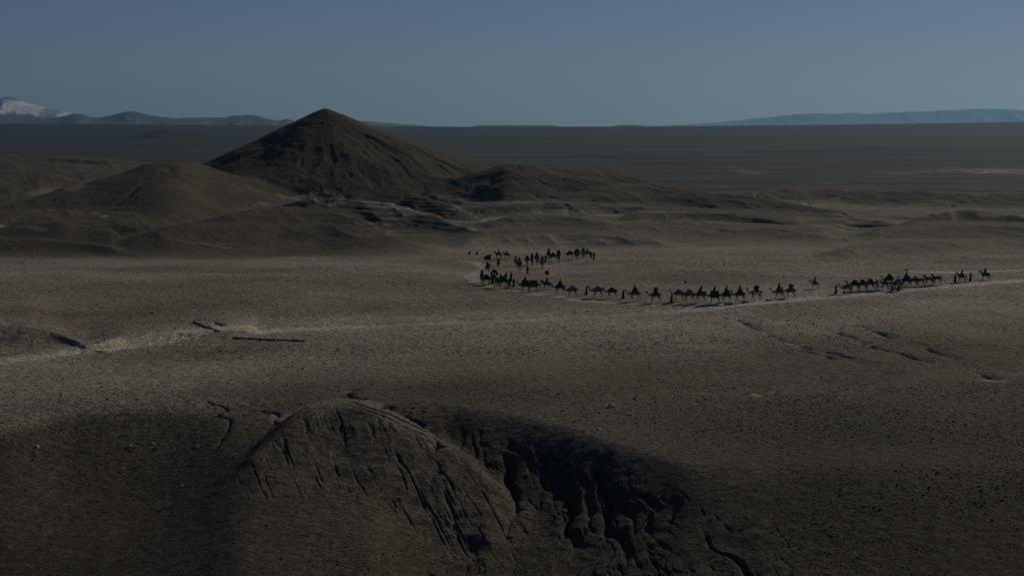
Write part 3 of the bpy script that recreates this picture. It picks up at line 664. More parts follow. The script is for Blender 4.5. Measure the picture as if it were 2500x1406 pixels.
def hand(m, wrist, d, side):
    """palm, four unequal bent fingers and a thumb leaving the side of the palm"""
    w = Vector(wrist); d = Vector(d).normalized(); s = Vector((0, side, 0)); s = (s - d * s.dot(d)).normalized(); n = d.cross(s)
    m.tube([w, w + d * .045, w + d * .085], [(.027, .02), (.038, .018), (.036, .016)], 8)
    for k, L in enumerate((.07, .08, .075, .058)):
        b = w + d * .08 + s * (.026 - .018 * k); q = b + d * L * .5 + n * .008; m.tube([b, q, q + d * L * .4 + n * .022, q + d * L * .42 + n * .04], [.0095, .009, .0085, .006], 6)
    b = w + d * .03 + s * .034; m.tube([b, b + d * .03 + s * .018, b + d * .058 + s * .016 + n * .012], [.012, .011, .008], 6)
def head(m, c, e):
    x, y, z = c
    m.blob((x, y, z), (.098, .078, .118), 14, 10); m.blob((x + .03, y, z - .055), (.07, .058, .07), 10, 8)
    m.tube([(x - .02, y, z - .2), (x, y, z - .08)], [.058, .055], 10)
    m.tube([(x + .092, y, z + .012), (x + .118, y, z - .028)], [.012, .018], 8)
    for s in (-1, 1):
        m.blob((x - .005, y + s * .08, z - .005), (.02, .01, .03), 8, 6); e.blob((x + .085, y + s * .033, z + .018), .013, 8, 6)
    e.tube([(x + .095, y - .024, z - .062), (x + .102, y, z - .062), (x + .095, y + .024, z - .062)], [.006, .008, .006], 6)
def walker_body(pose=0):
    m, e = MB(), MB(); st = (.24, .05, -.15)[pose]
    for s in (-1, 1):
        dx = st * s; m.tube([(0, s * .09, .95), (dx * .5 + .02, s * .1, .52), (dx, s * .1, .10)], [.095, .06, .042], 10)
        m.tube([(dx - .06, s * .1, .045), (dx + .06, s * .1, .04), (dx + .17, s * .11, .025)], [.045, .045, .028], 9)
    m.tube([(0, 0, .88), (0, 0, 1.08), (.01, 0, 1.3), (0, 0, 1.44)], [(.16, .11), (.14, .1), (.18, .12), (.13, .08)], 14)
    for s in (-1, 1):
        ax = -st * s * .8; m.tube([(0, s * .16, 1.42), (ax * .4 - .02, s * .22, 1.14), (ax + .08, s * .21, .92)], [.055, .042, .03], 9); hand(e, (ax + .08, s * .21, .91), (.25, 0, -1), s * -1)
    head(m, (.02, 0, 1.62), e); return fuse(m, 'body', .019, 2, e)
def robe_stand(pose=0):
    m = MB(); rings = []; st = (.2, .05, -.12)[pose]
    for z, rx, ry in ((.09, .30, .25), (.3, .27, .23), (.6, .23, .20), (.9, .19, .185), (1.1, .17, .18), (1.32, .165, .215), (1.43, .12, .18), (1.5, .075, .085)):
        r = []
        for k in range(28):
            a = 2 * math.pi * k / 28; f = 1 + .09 * max(0, 1 - z / 1.2) * math.sin(a * 7 + z * 2)
            r.append((rx * f * math.cos(a) + .02 + st * .25 * (1 - z), ry * f * math.sin(a), z + .02 * math.sin(a * 3) * (z < .2)))
        rings.append(r)
    m.loft(rings, False)
    for s in (-1, 1):
        ax = -st * s * .8; m.tube([(0, s * .15, 1.42), (ax * .4 - .02, s * .23, 1.14), (ax + .07, s * .215, .96)], [.085, .085, .10], 10)
    return m.mesh('robe')
def scarf(z0, seat=False):
    def f():
        m = MB(); m.blob((.0, 0, z0 + .04), (.118, .104, .125), 14, 10, .03)
        m.tube([(-.07, 0, z0 + .05), (-.11, 0, z0 - .1), (-.14, 0, z0 - .32), (-.17, 0, z0 - .46)], [(.09, .04), (.12, .05), (.16, .045), (.13, .02)], 10)
        m.tube([(-.02, -.12, z0 - .15), (.07, 0, z0 - .15), (-.02, .12, z0 - .15)], [.05, .055, .05], 8)
        return m.mesh('headscarf')
    return f
def rider_body(w=.3):
    m, e = MB(), MB()                              # origin at the seat
    for s in (-1, 1):
        m.tube([(0, s * .09, .06), (.22, s * (w * .75), .02), (.33, s * w, -.12)], [.10, .085, .07], 10)
        m.tube([(.33, s * w, -.1), (.27, s * (w + .02), -.35), (.20, s * (w + .01), -.55)], [.062, .055, .04], 9)
        m.tube([(.14, s * w, -.60), (.28, s * w, -.61), (.36, s * w, -.60)], [.042, .042, .028], 8)
    m.tube([(0, 0, 0), (-.02, 0, .2), (.0, 0, .42), (0, 0, .56)], [(.17, .14), (.145, .11), (.185, .12), (.13, .08)], 14)
    for s in (-1, 1):
        m.tube([(0, s * .17, .54), (.08, s * .24, .32), (.32, s * .12, .20)], [.055, .045, .032], 9); hand(e, (.33, s * .11, .2), (1, -s * .35, -.15), -s)
    head(m, (.02, 0, .76), e); return fuse(m, 'body', .019, 2, e)
def rider_robe(w=.34):
    m = MB(); rings = []
    for z, rx, ry, ox in ((-.34, .30, w + .12, .1), (-.15, .31, w + .08, .08), (.0, .27, w, .06), (.15, .2, .24, .03), (.34, .165, .21, .0), (.48, .15, .225, -.01), (.58, .105, .16, 0), (.64, .07, .08, 0)):
        r = []
        for k in range(28):
            a = 2 * math.pi * k / 28; f = 1 + .08 * max(0, .4 - z) * math.sin(a * 8 + z * 3)
            r.append((rx * f * math.cos(a) + ox, ry * f * math.sin(a), z - .06 * math.cos(a) * (z < 0)))
        rings.append(r)
    m.loft(rings, False)
    for s in (-1, 1): m.tube([(0, s * .17, .54), (.07, s * .25, .32), (.27, s * .14, .21)], [.085, .085, .08], 10)
    return m.mesh('robe')
def sitter_body():
    m, e = MB(), MB()
    for s in (-1, 1):
        m.tube([(0, s * .1, .12), (.32, s * .2, .28), (.28, s * .08, .07), (.4, s * .06, .05)], [.10, .07, .05, .035], 9)
    m.tube([(0, 0, .08), (-.02, 0, .3), (.03, 0, .52), (.04, 0, .64)], [(.18, .15), (.15, .11), (.185, .12), (.12, .08)], 12)
    for s in (-1, 1):
        m.tube([(.04, s * .17, .6), (.12, s * .24, .4), (.32, s * .12, .33)], [.055, .042, .03], 9); hand(e, (.33, s * .11, .33), (1, -s * .3, -.2), -s)
    head(m, (.06, 0, .84), e); return fuse(m, 'body', .019, 2, e)
def sitter_robe():
    m = MB(); rings = []
    for z, rx, ry, ox in ((.02, .42, .34, .14), (.16, .40, .33, .13), (.3, .28, .27, .08), (.45, .18, .22, .04), (.58, .15, .21, .03), (.66, .1, .15, .04), (.71, .07, .08, .05)):
        rings.append([(rx * (1 + .05 * math.sin(k * 1.7)) * math.cos(2 * math.pi * k / 24) + ox, ry * (1 + .05 * math.sin(k * 2.3)) * math.sin(2 * math.pi * k / 24), z) for k in range(24)])
    return m.loft(rings, False).mesh('robe')

def bundle_mesh(kind):
    """loads lashed over a camel's back; origin on the ground under the camel"""
    def f():
        m = MB(); random.seed(hash_(kind))
        if kind == 'flat':      # low pad over the hump
            m.blob((-.05, 0, 2.06), (.42, .26, .17), 14, 8, .04); m.blob((-.3, .02, 1.95), (.26, .24, .16), 12, 8, .05)
        elif kind == 'round':
            m.blob((-.05, 0, 2.25), (.52, .44, .42), 16, 10, .04)
            for s in (-1, 1): m.blob((-.05, s * .42, 1.72), (.46, .2, .36), 12, 8, .05)
        elif kind == 'big':     # wide bulky load
            for x, y, z, a, b, c in ((-.1, 0, 2.35, .62, .55, .34), (.2, .1, 2.5, .3, .4, .25), (-.4, -.1, 2.45, .3, .35, .25), (0, .58, 1.85, .56, .26, .4), (0, -.58, 1.85, .56, .26, .4)): m.blob((x, y, z), (a, b, c), 14, 9, .05)
        elif kind == 'bags':
            for s in (-1, 1):
                m.blob((.12, s * .42, 1.62), (.32, .19, .36), 12, 8, .04); m.blob((-.36, s * .40, 1.6), (.28, .18, .33), 12, 8, .04)
            m.blob((-.1, 0, 2.12), (.42, .34, .2), 14, 8, .05)
        elif kind == 'tall':
            m.blob((-.05, 0, 2.3), (.4, .36, .5), 14, 10, .05)
            for s in (-1, 1): m.blob((-.05, s * .4, 1.75), (.5, .2, .38), 12, 8, .05)
        elif kind == 'cloth':   # heavy cloth hanging to both sides
            rings = []
            for i in range(8):
                x = -.72 + 1.36 * i / 7; r = []
                for k in range(17):
                    a = math.pi * k / 16; r.append((x + .02 * math.sin(k), math.cos(a) * (.46 + .03 * math.sin(i * 2 + k * 1.3)), .98 + .05 * math.sin(i * 2.2) + 1.16 * math.sin(a) ** .6))
                rings.append(r + [(p[0], p[1] * .9, p[2] - .04) for p in r[::-1]])
            return m.loft(rings, True).mesh('load')
        return fuse(m, 'load', .03, 4)
    return f
def hash_(s): return sum(ord(c) * (i + 3) for i, c in enumerate(s))
def ropes():
    return MB().tube([(0, .56 * math.cos(math.pi * k / 12), 1.35 + 1.1 * math.sin(math.pi * k / 12) ** .8) for k in range(13)], [.014] * 13, 6).mesh('rope')
def litter_mesh():
    m = MB(); rings = []
    for z, r in ((1.95, .62), (2.3, .60), (2.62, .56), (2.86, .42), (3.0, .2), (3.05, .05)):
        rings.append([(r * (1 + .04 * math.cos(k * 3)) * math.cos(2 * math.pi * k / 24) - .05, r * .95 * math.sin(2 * math.pi * k / 24), z) for k in range(24)])
    return m.loft(rings, True).mesh('canopy')
def litter_frame():
    m = MB()
    for s in (-1, 1):
        for q in (-1, 1): m.tube([(s * .4, q * .3, 1.5), (s * .5 - .05, q * .5, 2.6)], [.02, .02], 6)
        m.tube([(-.6, s * .42, 1.9), (.55, s * .42, 1.9)], [.03, .03], 6)
    return m.mesh('frame')

GC = 'camels of the caravan'; GH = 'horses of the caravan'; GR = 'riders of the caravan'; GP = 'people walking with the caravan'; GB = 'loads carried on the camels'
def mount(kind, px, py, hd, pose, coat, label, s=1.0, cloth=None):
    x, y, z = hit(px, py); c = kind == 'camel'
    t = tag(empty(kind, (x, y, z), R(hd), s), label, kind, GC if c else GH)
    if c:
        put('body', ('cb', pose), coat, lambda: camel_body(pose), t); put('tail', 'ct', coat, camel_tail, t); put('noseband', 'cnb', 'rope', noseband, t)
        if cloth: put('saddle_blanket', 'cbl', cloth, blanket, t)
    else:
        put('body', ('hb', pose), coat, lambda: horse_body(pose), t)
        put('tail', 'ht', 'tail_hair' if coat != 'pale_coat' else coat, horse_tail, t); put('mane', 'hm', 'tail_hair' if coat != 'pale_coat' else coat, horse_mane, t)
        if cloth: put('saddle_cloth', 'hsc', cloth, saddle_cloth, t)
    return t
def rider(t, label, robe='black_cloth', head_='black_cloth', lean=0):
    c = t['category'] == 'camel'; s = t.scale.x; a = t.rotation_euler.z
    off = Vector((-.02 if c else -.02, 0, 2.10 if c else 1.50)) * s
    p = empty('person', t.location + Matrix.Rotation(a, 3, 'Z') @ off, a, s); p.rotation_euler.y = lean
    tag(p, label, 'person', GR)
    put('body', 'rb', 'skin', rider_body, p); put('robe', 'rr', robe, rider_robe, p); put('headscarf', 'rs', head_, scarf(.78), p)
    return p
def load(t, kind, mat, label):
    s = t.scale.x; p = empty('bundle', t.location, t.rotation_euler.z, s); tag(p, label, 'bundle', GB)
    if kind == 'litter': p.name = 'camel_litter'; p['category'] = 'litter'; put('canopy', 'lit', mat, litter_mesh, p); put('frame', 'litf', 'wood', litter_frame, p)
    else:
        put('load', ('bn', kind), mat, bundle_mesh(kind), p)
        if kind in ('big', 'tall', 'round', 'bags'): [put('rope', 'rope', 'rope', ropes, p, (dx, 0, 0)) for dx in (-.3, .18)]
    return p
def walker(px, py, hd, label, robe='black_cloth', head_=None, pose=0, s=1.0):
    x, y, z = hit(px, py); p = tag(empty('person', (x, y, z), R(hd), s), label, 'person', GP)
    put('body', ('wb', pose), 'skin', lambda: walker_body(pose), p); put('robe', ('wr', pose), robe, lambda: robe_stand(pose), p); put('headscarf', 'ws', head_ or robe, scarf(1.64), p)
    return p
def sitter(px, py, hd, label, robe='black_cloth'):
    x, y, z = hit(px, py); p = tag(empty('person', (x, y, z), R(hd)), label, 'person', 'people sitting by the trail')
    put('body', 'sb', 'skin', sitter_body, p); put('robe', 'sr', robe, sitter_robe, p); put('headscarf', 'ss', robe, scarf(.86), p)
    return p
W_, K_, B_, T_, G_ = 'white_cloth', 'black_cloth', 'brown_cloth', 'teal_cloth', 'grey_cloth'
# --- the long file heading left, from its front to the pause before the right-hand herd
t = mount('camel', 1282, 711, 188, 2, 'dark_coat', 'dark ridden camel at the very front of the file, half hidden by its cloth', cloth=K_)
load(t, 'cloth', K_, 'dark hanging cloth over the ridden camel at the front of the file'); rider(t, 'hooded rider on the cloth-draped camel at the front of the file')
t = mount('camel', 1303, 712, 2, 0, 'dark_coat', 'dark camel turned back to the right under a big black cloth', 1.04)
load(t, 'cloth', K_, 'big plain black cloth covering the camel that faces right')
t = mount('horse', 1335, 707, 180, 0, 'dark_coat', 'dark horse trotting left below the red pennant', cloth=K_)
rider(t, 'upright dark rider on the trotting horse below the red pennant')
RED_RIDER = t
t = mount('camel', 1367, 718, 172, 1, 'dark_coat', 'dark ridden camel whose rider has a white stripe down the back', cloth=K_)
p = rider(t, 'broad dark rider with a white stripe of cloth down the back', lean=0)
def sash(): return MB().tube([(-.17, -.05, .5), (-.27, -.08, .2), (-.36, -.1, -.1), (-.46, -.12, -.4)], [(.05, .02)] * 4, 8).mesh('sash')
put('sash', 'sash', W_, sash, p); load(t, 'bags', K_, 'dark saddle bags under the rider with the white stripe')
t = mount('camel', 1397, 725, 178, 0, 'brown_coat', 'brown camel with a pale grey pad, right behind the white-striped rider', cloth=G_)
load(t, 'flat', 'cream_cloth', 'pale pad over the hump of the camel right behind the white-striped rider')
walker(1432, 721, 180, 'person in dark robe walking alone left of the bare-humped camel', pose=1)
t = mount('camel', 1459, 727, 180, 1, 'brown_coat', 'bare-humped brown camel carrying nothing, between a lone walker and the white-packed camel', 1.06)
t = mount('camel', 1494, 728, 178, 0, 'brown_coat', 'camel with a bright white pack, right behind the bare-humped camel', .98, cloth=K_)
load(t, 'flat', W_, 'bright white pack on the camel behind the bare-humped one')
walker(1522, 730, 180, 'person in long black robe between the white-packed camel and the triangular cloaked rider')
t = mount('camel', 1550, 735, 177, 1, 'tan_coat', 'tan camel stretching its neck under a triangular cloaked rider', 1.05, cloth=B_)
load(t, 'bags', B_, 'brown side bags on the camel of the triangular cloaked rider'); rider(t, 'rider in a cloak widening to a triangle on the tan camel', B_, 'cream_cloth')
t = mount('camel', 1600, 738, 178, 3, 'brown_coat', 'camel under a tall dark load, alone in a gap of the file', 1.0)
load(t, 'tall', K_, 'tall dark load on the camel walking alone in the gap')
walker(1640, 740, 180, 'person in black robe leading the crowded cluster of camels', pose=0)
t = mount('camel', 1657, 734, 178, 2, 'tan_coat', 'tan camel with a white cloth on top, first of the crowded cluster', cloth=B_)
load(t, 'flat', W_, 'small white cloth topping the first camel of the crowded cluster'); 
t = mount('camel', 1682, 738, 179, 0, 'brown_coat', 'grey-backed camel second in the crowded cluster, bundle on its rump', 1.05, cloth=G_)
load(t, 'flat', G_, 'low grey pad on the second camel of the crowded cluster')
t = mount('camel', 1710, 738, 178, 1, 'brown_coat', 'brown camel with head raised under a backward leaning rider', 1.04, cloth=B_)
rider(t, 'backward leaning rider in the middle of the crowded cluster', K_, K_, -.25)
load(t, 'flat', W_, 'white corner of cloth behind the backward leaning rider')
t = mount('camel', 1744, 740, 181, 2, 'dark_coat', 'darkest camel of the cluster under a wide black cloth with a small rider', 1.04)
load(t, 'cloth', K_, 'wide black cloth over the darkest camel of the cluster'); rider(t, 'small rider low on the black-clothed camel', K_, K_)
t = mount('camel', 1773, 739, 176, 0, 'brown_coat', 'camel with two peaks of baggage, left of the camel with raised head and rider', 1.03, cloth=K_)
load(t, 'bags', K_, 'black side bags on the camel with two peaks of baggage'); rider(t, 'hunched black rider forming the second peak of the twin-peaked camel')
t = mount('camel', 1806, 737, 176, 1, 'brown_coat', 'camel holding its head high with a single upright rider, last but one of the cluster', 1.02, cloth=K_)
rider(t, 'upright rider on the camel that holds its head high', B_, K_); load(t, 'bags', K_, 'dark bags below the upright rider near the end of the cluster')
t = mount('camel', 1846, 733, 177, 1, 'brown_coat', 'striding camel with a white-edged humped load, last of the cluster', 1.03, cloth=W_)
load(t, 'round', K_, 'round black load with white cloth under its edge on the last camel of the cluster')
t = mount('camel', 1902, 730, 178, 0, 'tan_coat', 'tan camel with low outstretched neck and slim rider, apart from the cluster', 1.0, cloth=B_)
rider(t, 'slim dark rider on the tan camel apart from the cluster', K_, K_)
t = mount('camel', 1930, 727, 168, 2, 'red_coat', 'reddish laden camel following close behind the slim rider', .98)
load(t, 'round', 'red_coat', 'rounded reddish load on the camel behind the slim rider')
t = mount('horse', 1989, 706, 180, 2, 'pale_coat', 'white horse half lost behind the swell, between the file and the right-hand herd', cloth=T_)
rider(t, 'rider in dark teal on the white horse', T_, T_)
# --- the right-hand herd
walker(2041, 718, 180, 'lone person in front of the right-hand herd', B_, pose=1)
t = mount('camel', 2068, 719, 184, 0, 'brown_coat', 'first camel of the right-hand herd, head raised and nothing on its back')
t = mount('camel', 2086, 711, 178, 2, 'dark_coat', 'dark laden camel just behind the leader of the right-hand herd', cloth=K_)
load(t, 'flat', K_, 'dark pad on the second camel of the right-hand herd')
t = mount('camel', 2105, 710, 180, 1, 'dark_coat', 'third animal of the right-hand herd, a black-humped camel with head low', .98); load(t, 'flat', K_, 'black pad on the third camel of the right-hand herd')
t = mount('camel', 2123, 708, 182, 0, 'dark_coat', 'fourth camel of the right-hand herd, rim of light along its hump', 1.0); load(t, 'flat', K_, 'rounded black pad on the fourth camel of the right-hand herd')
t = mount('camel', 2141, 707, 80, 2, 'brown_coat', 'brown camel seen from behind in the middle of the right-hand herd', .95, cloth='cream_cloth')
t = mount('horse', 2160, 706, 170, 1, 'brown_coat', 'brown horse with a low rider left of the grey-robed walker', cloth=B_); rider(t, 'low rider just left of the grey-robed walker', B_, K_)
t = mount('camel', 2170, 697, 180, 2, 'dark_coat', 'dark camel on the far side of the brown horse and its low rider', 1.0); load(t, 'bags', K_, 'black baggage on the camel beyond the brown horse')
walker(2178, 711, 180, 'walker in long grey robe in the middle of the right-hand herd', G_)
t = mount('camel', 2191, 709, 174, 1, 'dark_coat', 'camel with white spots of baggage right of the grey-robed walker', cloth=K_); load(t, 'bags', G_, 'grey baggage on the camel right of the grey-robed walker')
walker(2193, 712, 180, 'short figure with pale bundle beside the grey baggage camel', 'olive_cloth', W_, 1, .95)
t = mount('camel', 2212, 700, 180, 0, 'dark_coat', 'camel of the rider with a flat sunshade', cloth=K_); pr = rider(t, 'rider sitting under a flat dark sunshade'); load(t, 'bags', K_, 'black bags below the rider with the sunshade')
sh = empty('sunshade', pr.location, 0); tag(sh, 'flat dark sunshade held above a rider in the right-hand herd', 'sunshade')
put('canopy', 'shade', K_, lambda: MB().tube([(0, 0, 1.22), (0, 0, 1.26), (0, 0, 1.31)], [.42, .4, .08], 20).mesh('canopy'), sh); put('pole', 'shp', 'wood', lambda: MB().tube([(.25, .15, .2), (0, 0, 1.25)], [.015, .015], 6).mesh('pole'), sh)
for px, py, hd, po, co, lb in ((2229, 699, 182, 0, 'dark_coat', 'first loose horse right of the sunshade rider'), (2247, 699, 178, 1, 'brown_coat', 'largest brown loose horse in the tail of the right-hand herd'),
                               (2268, 696, 180, 0, 'dark_coat', 'black loose horse third in the tail of the right-hand herd'), (2287, 694, 183, 1, 'dark_coat', 'rearmost loose horse of the right-hand herd, tail to the open gap')):
    mount('horse', px, py, hd, po, co, lb, 1.12)
# --- stragglers at the far right
walker(2332, 690, 180, 'person in black robe walking ahead of the last two riders', pose=0)
t = mount('horse', 2348, 689, 178, 1, 'dark_coat', 'dark horse carrying a rider and a pale blue-white bundle', 1.05, cloth=K_); rider(t, 'dark rider with a pale bundle behind, ahead of the final rider', T_, K_)
x = bpy.data.objects.new('bundle', variant('rollb', W_, lambda: fuse(MB().blob((-.52, 0, 1.62), (.24, .3, .2), 12, 8, .05).blob((-.5, .25, 1.4), (.2, .12, .26), 10, 8), 'bundle', .03, 3))); COL.objects.link(x)
x.location = t.location; x.rotation_euler = t.rotation_euler; tag(x, 'pale bundle tied behind the dark rider near the right edge', 'bundle', GB)
walker(2369, 687, 180, 'person in teal robe on foot beside a white sack near the right edge', T_, T_, 1, 1.05)
x = bpy.data.objects.new('sack', variant('sack', W_, lambda: fuse(MB().blob((0, 0, .0), (.3, .24, .22), 12, 8, .05), 'sack', .03, 3))); COL.objects.link(x)
q = hit(2374, 687); x.location = (q[0] + .05, q[1] - .25, q[2] + .95); tag(x, 'white sack carried on the back of the teal-robed walker', 'sack')
t = mount('horse', 2405, 685, 180, 0, 'dark_coat', 'last horse of all, nearest the right edge of the picture', 1.1, cloth=K_); rider(t, 'last rider of all, nearest the right edge of the picture')
# --- where the file turns back
t = mount('camel', 1177, 692, 262, 2, 'dark_coat', 'camel facing the viewer under a white-hatted rider at the turn of the trail', cloth=K_); rider(t, 'rider in white headcloth at the left turn of the trail', K_, W_)
t = mount('camel', 1189, 695, 5, 0, 'dark_coat', 'camel walking right with raised head next to the white-hatted rider', .92, cloth=K_); load(t, 'flat', K_, 'black pad on the camel walking right at the turn of the trail')
t = mount('camel', 1207, 691, 268, 2, 'dark_coat', 'camel facing the viewer under a wide bulky black load'); load(t, 'big', K_, 'widest bulky black load at the turn of the trail')
walker(1202, 692, 250, 'person standing before the camel with the widest load')
t = mount('camel', 1215, 701, 255, 1, 'dark_coat', 'near camel with a white sack on its back, at the turn of the trail', cloth=K_); load(t, 'flat', W_, 'white sack on the near camel at the turn of the trail')
walker(1222, 689, 260, 'person in brown robe above the near dark camels', B_)
t = mount('camel', 1229, 702, 200, 3, 'dark_coat', 'unridden dark camel between the white-sack camel and three walkers', cloth=K_); load(t, 'bags', 'olive_cloth', 'olive bags on the unridden camel left of three walkers')
walker(1235, 686, 265, 'person in reddish brown robe, second brown robe at the turn', B_, K_)
walker(1244, 700, 240, 'left person of the three black-robed walkers'); walker(1248, 686, 240, 'farthest and highest of the three black-robed walkers', pose=1); walker(1254, 701, 240, 'right person of the three black-robed walkers', pose=2)
# --- the returning party farther off
sitter(1147, 621, 200, 'left one of two small people sitting by the far end of the trail'); sitter(1165, 622, 200, 'right one of two small people sitting by the far end of the trail')
t = mount('horse', 1190, 666, 298, 1, 'dark_coat', 'horse of the banner bearer', 1.05, cloth=K_); pb = rider(t, 'rider carrying a tall pole with a black banner')
def pole(h): return lambda: MB().tube([(0, 0, 0), (0, 0, h)], [.022, .016], 8).mesh('pole')
def flag(w, h, drop, z):
    def f():
        m = MB(); n = 14; fr, bk = [], []
        for i in range(n + 1):
            u = i / n; r = []
            for k in range(7):
                v = k / 6; r.append((-u * w, .09 * math.sin(u * 7 + v) * u, z - v * h * (1 - .55 * u) - u * drop))
            fr.append(r + [(p[0], p[1] + .012, p[2]) for p in r[::-1]])
        return m.loft(fr, True).mesh('cloth')
    return f
ban = empty('banner', (pb.location.x + .75, pb.location.y - .2, pb.location.z - .1)); tag(ban, 'black banner flying to the left from a tall pole', 'banner')
put('pole', 'pole1', 'wood', pole(2.75), ban); put('cloth', 'flag1', K_, flag(1.55, 1.35, .62, 2.7), ban)
rl = RED_RIDER.location; pen = empty('pennant', (rl.x + .35, rl.y, rl.z + 1.6)); tag(pen, 'small red pennant above the trotting horse rider', 'pennant')
put('pole', 'pole2', 'wood', pole(2.2), pen); put('cloth', 'flag2', 'red_cloth', flag(.75, 1.1, .25, 2.2), pen)
t = mount('horse', 1217, 655, 270, 0, 'dark_coat', 'horse coming straight at the viewer right of the banner bearer', cloth=K_); rider(t, 'rider coming straight at the viewer right of the banner bearer')
t = mount('horse', 1217, 632, 180, 1, 'dark_coat', 'far horse facing left directly beyond the oncoming rider', cloth=K_); rider(t, 'far rider with a pale bundle behind, above the oncoming rider', K_, K_)
x = bpy.data.objects.new('bundle', variant('rollb', W_, None)); COL.objects.link(x); x.location = t.location; x.rotation_euler = t.rotation_euler; tag(x, 'pale bundle behind the far rider facing left', 'bundle', GB)
t = mount('horse', 1237, 632, 180, 0, 'brown_coat', 'far horse facing left, alone right of the pale-bundled rider', .95, cloth=K_); rider(t, 'far lone rider facing left on the small brown horse', K_, K_)
t = mount('horse', 1259, 649, 270, 2, 'dark_coat', 'horse close behind the left shoulder of the big oncoming camel', cloth=G_); rider(t, 'grey-clad rider behind the big oncoming camel', G_, K_)
t = mount('camel', 1268, 662, 268, 0, 'dark_coat', 'big oncoming camel with a tall rider, foremost of the returning party', 1.05, cloth=K_); load(t, 'bags', K_, 'black bags on the foremost oncoming camel'); rider(t, 'tallest rider on the foremost oncoming camel', B_, B_)
t = mount('camel', 1287, 649, 88, 2, 'dark_coat', 'camel seen from behind under a round load', .92); load(t, 'round', K_, 'round black load between the tall rider and the tightly packed party')
walker(1288, 668, 250, 'person walking alone in front of the returning party', B_, K_, 1)
t = mount('camel', 1299, 648, 272, 1, 'dark_coat', 'oncoming camel at the left of the tightly packed party', cloth=G_); rider(t, 'grey-green rider at the left of the tightly packed party', 'olive_cloth', K_)
t = mount('camel', 1311, 645, 262, 0, 'dark_coat', 'oncoming camel second in the tightly packed party', cloth=K_); rider(t, 'black rider second in the tightly packed party'); load(t, 'bags', K_, 'black bags on the second camel of the packed party')
t = mount('camel', 1324, 657, 270, 2, 'dark_coat', 'nearest camel of the packed party with flecks of white baggage', 1.05, cloth=W_); load(t, 'bags', 'olive_cloth', 'olive bags on the nearest camel of the packed party'); rider(t, 'rider on the nearest camel of the packed party', K_, K_)
walker(1332, 640, 265, 'person on foot right of the nearest packed camel', K_, K_, 2)
t = mount('camel', 1340, 635, 250, 1, 'dark_coat', 'camel with upright rider left of the blue and white litter', cloth=K_); rider(t, 'upright rider left of the blue and white litter')
t = mount('camel', 1351, 637, 20, 0, 'dark_coat', 'camel turning right beside the blue and white litter', .95); load(t, 'flat', K_, 'dark pad on the camel beside the litter')
t = mount('camel', 1364, 641, 86, 2, 'dark_coat', 'camel seen from behind carrying the blue and white litter', 1.0, cloth=K_); load(t, 'litter', 'blue_cloth', 'dark blue litter with a white lit side')
x = bpy.data.objects.new('cover', variant('cover', W_, lambda: MB().loft([[(.05 + .60 * math.cos(a) * q, .60 * math.sin(a) * q - .0, z) for a in [(-2.2 + 1.9 * k / 8) for k in range(9)]] + [(.05 + .56 * math.cos(a) * q, .56 * math.sin(a) * q, z - .02) for a in [(-2.2 + 1.9 * k / 8) for k in range(9)]][::-1] for z, q in ((2.35, 1.03), (2.64, .98), (2.9, .72), (3.04, .4))], True).mesh('cover'))); COL.objects.link(x)
x.parent = [o for o in COL.objects if o.name.startswith('camel_litter')][0]; x['label'] = 'white cloth on the sunlit side of the litter'
t = mount('camel', 1391, 632, 180, 1, 'red_coat', 'reddish camel facing left with its neck down, right of the litter', .95, cloth=B_); load(t, 'flat', B_, 'brown pad on the reddish camel right of the litter')
t = mount('camel', 1409, 634, 240, 0, 'dark_coat', 'camel under the darkest blue load', 1.0); load(t, 'big', 'blue_cloth', 'dark blue bulky load in the far right group')
t = mount('camel', 1424, 632, 255, 2, 'dark_coat', 'camel under the slate blue tall load', 1.0, cloth=W_); load(t, 'tall', 'slate_cloth', 'slate blue tall load at the right of the dark blue one')
t = mount('horse', 1434, 628, 190, 1, 'brown_coat', 'horse at the right flank of the slate blue load', 1.0, cloth='slate_cloth'); rider(t, 'blue-grey rider right of the slate blue load', 'slate_cloth', 'slate_cloth')
walker(1443, 631, 255, 'left person of the pair ending the returning party'); walker(1450, 634, 255, 'right person of the pair ending the returning party, robe billowing', pose=2, s=1.08)

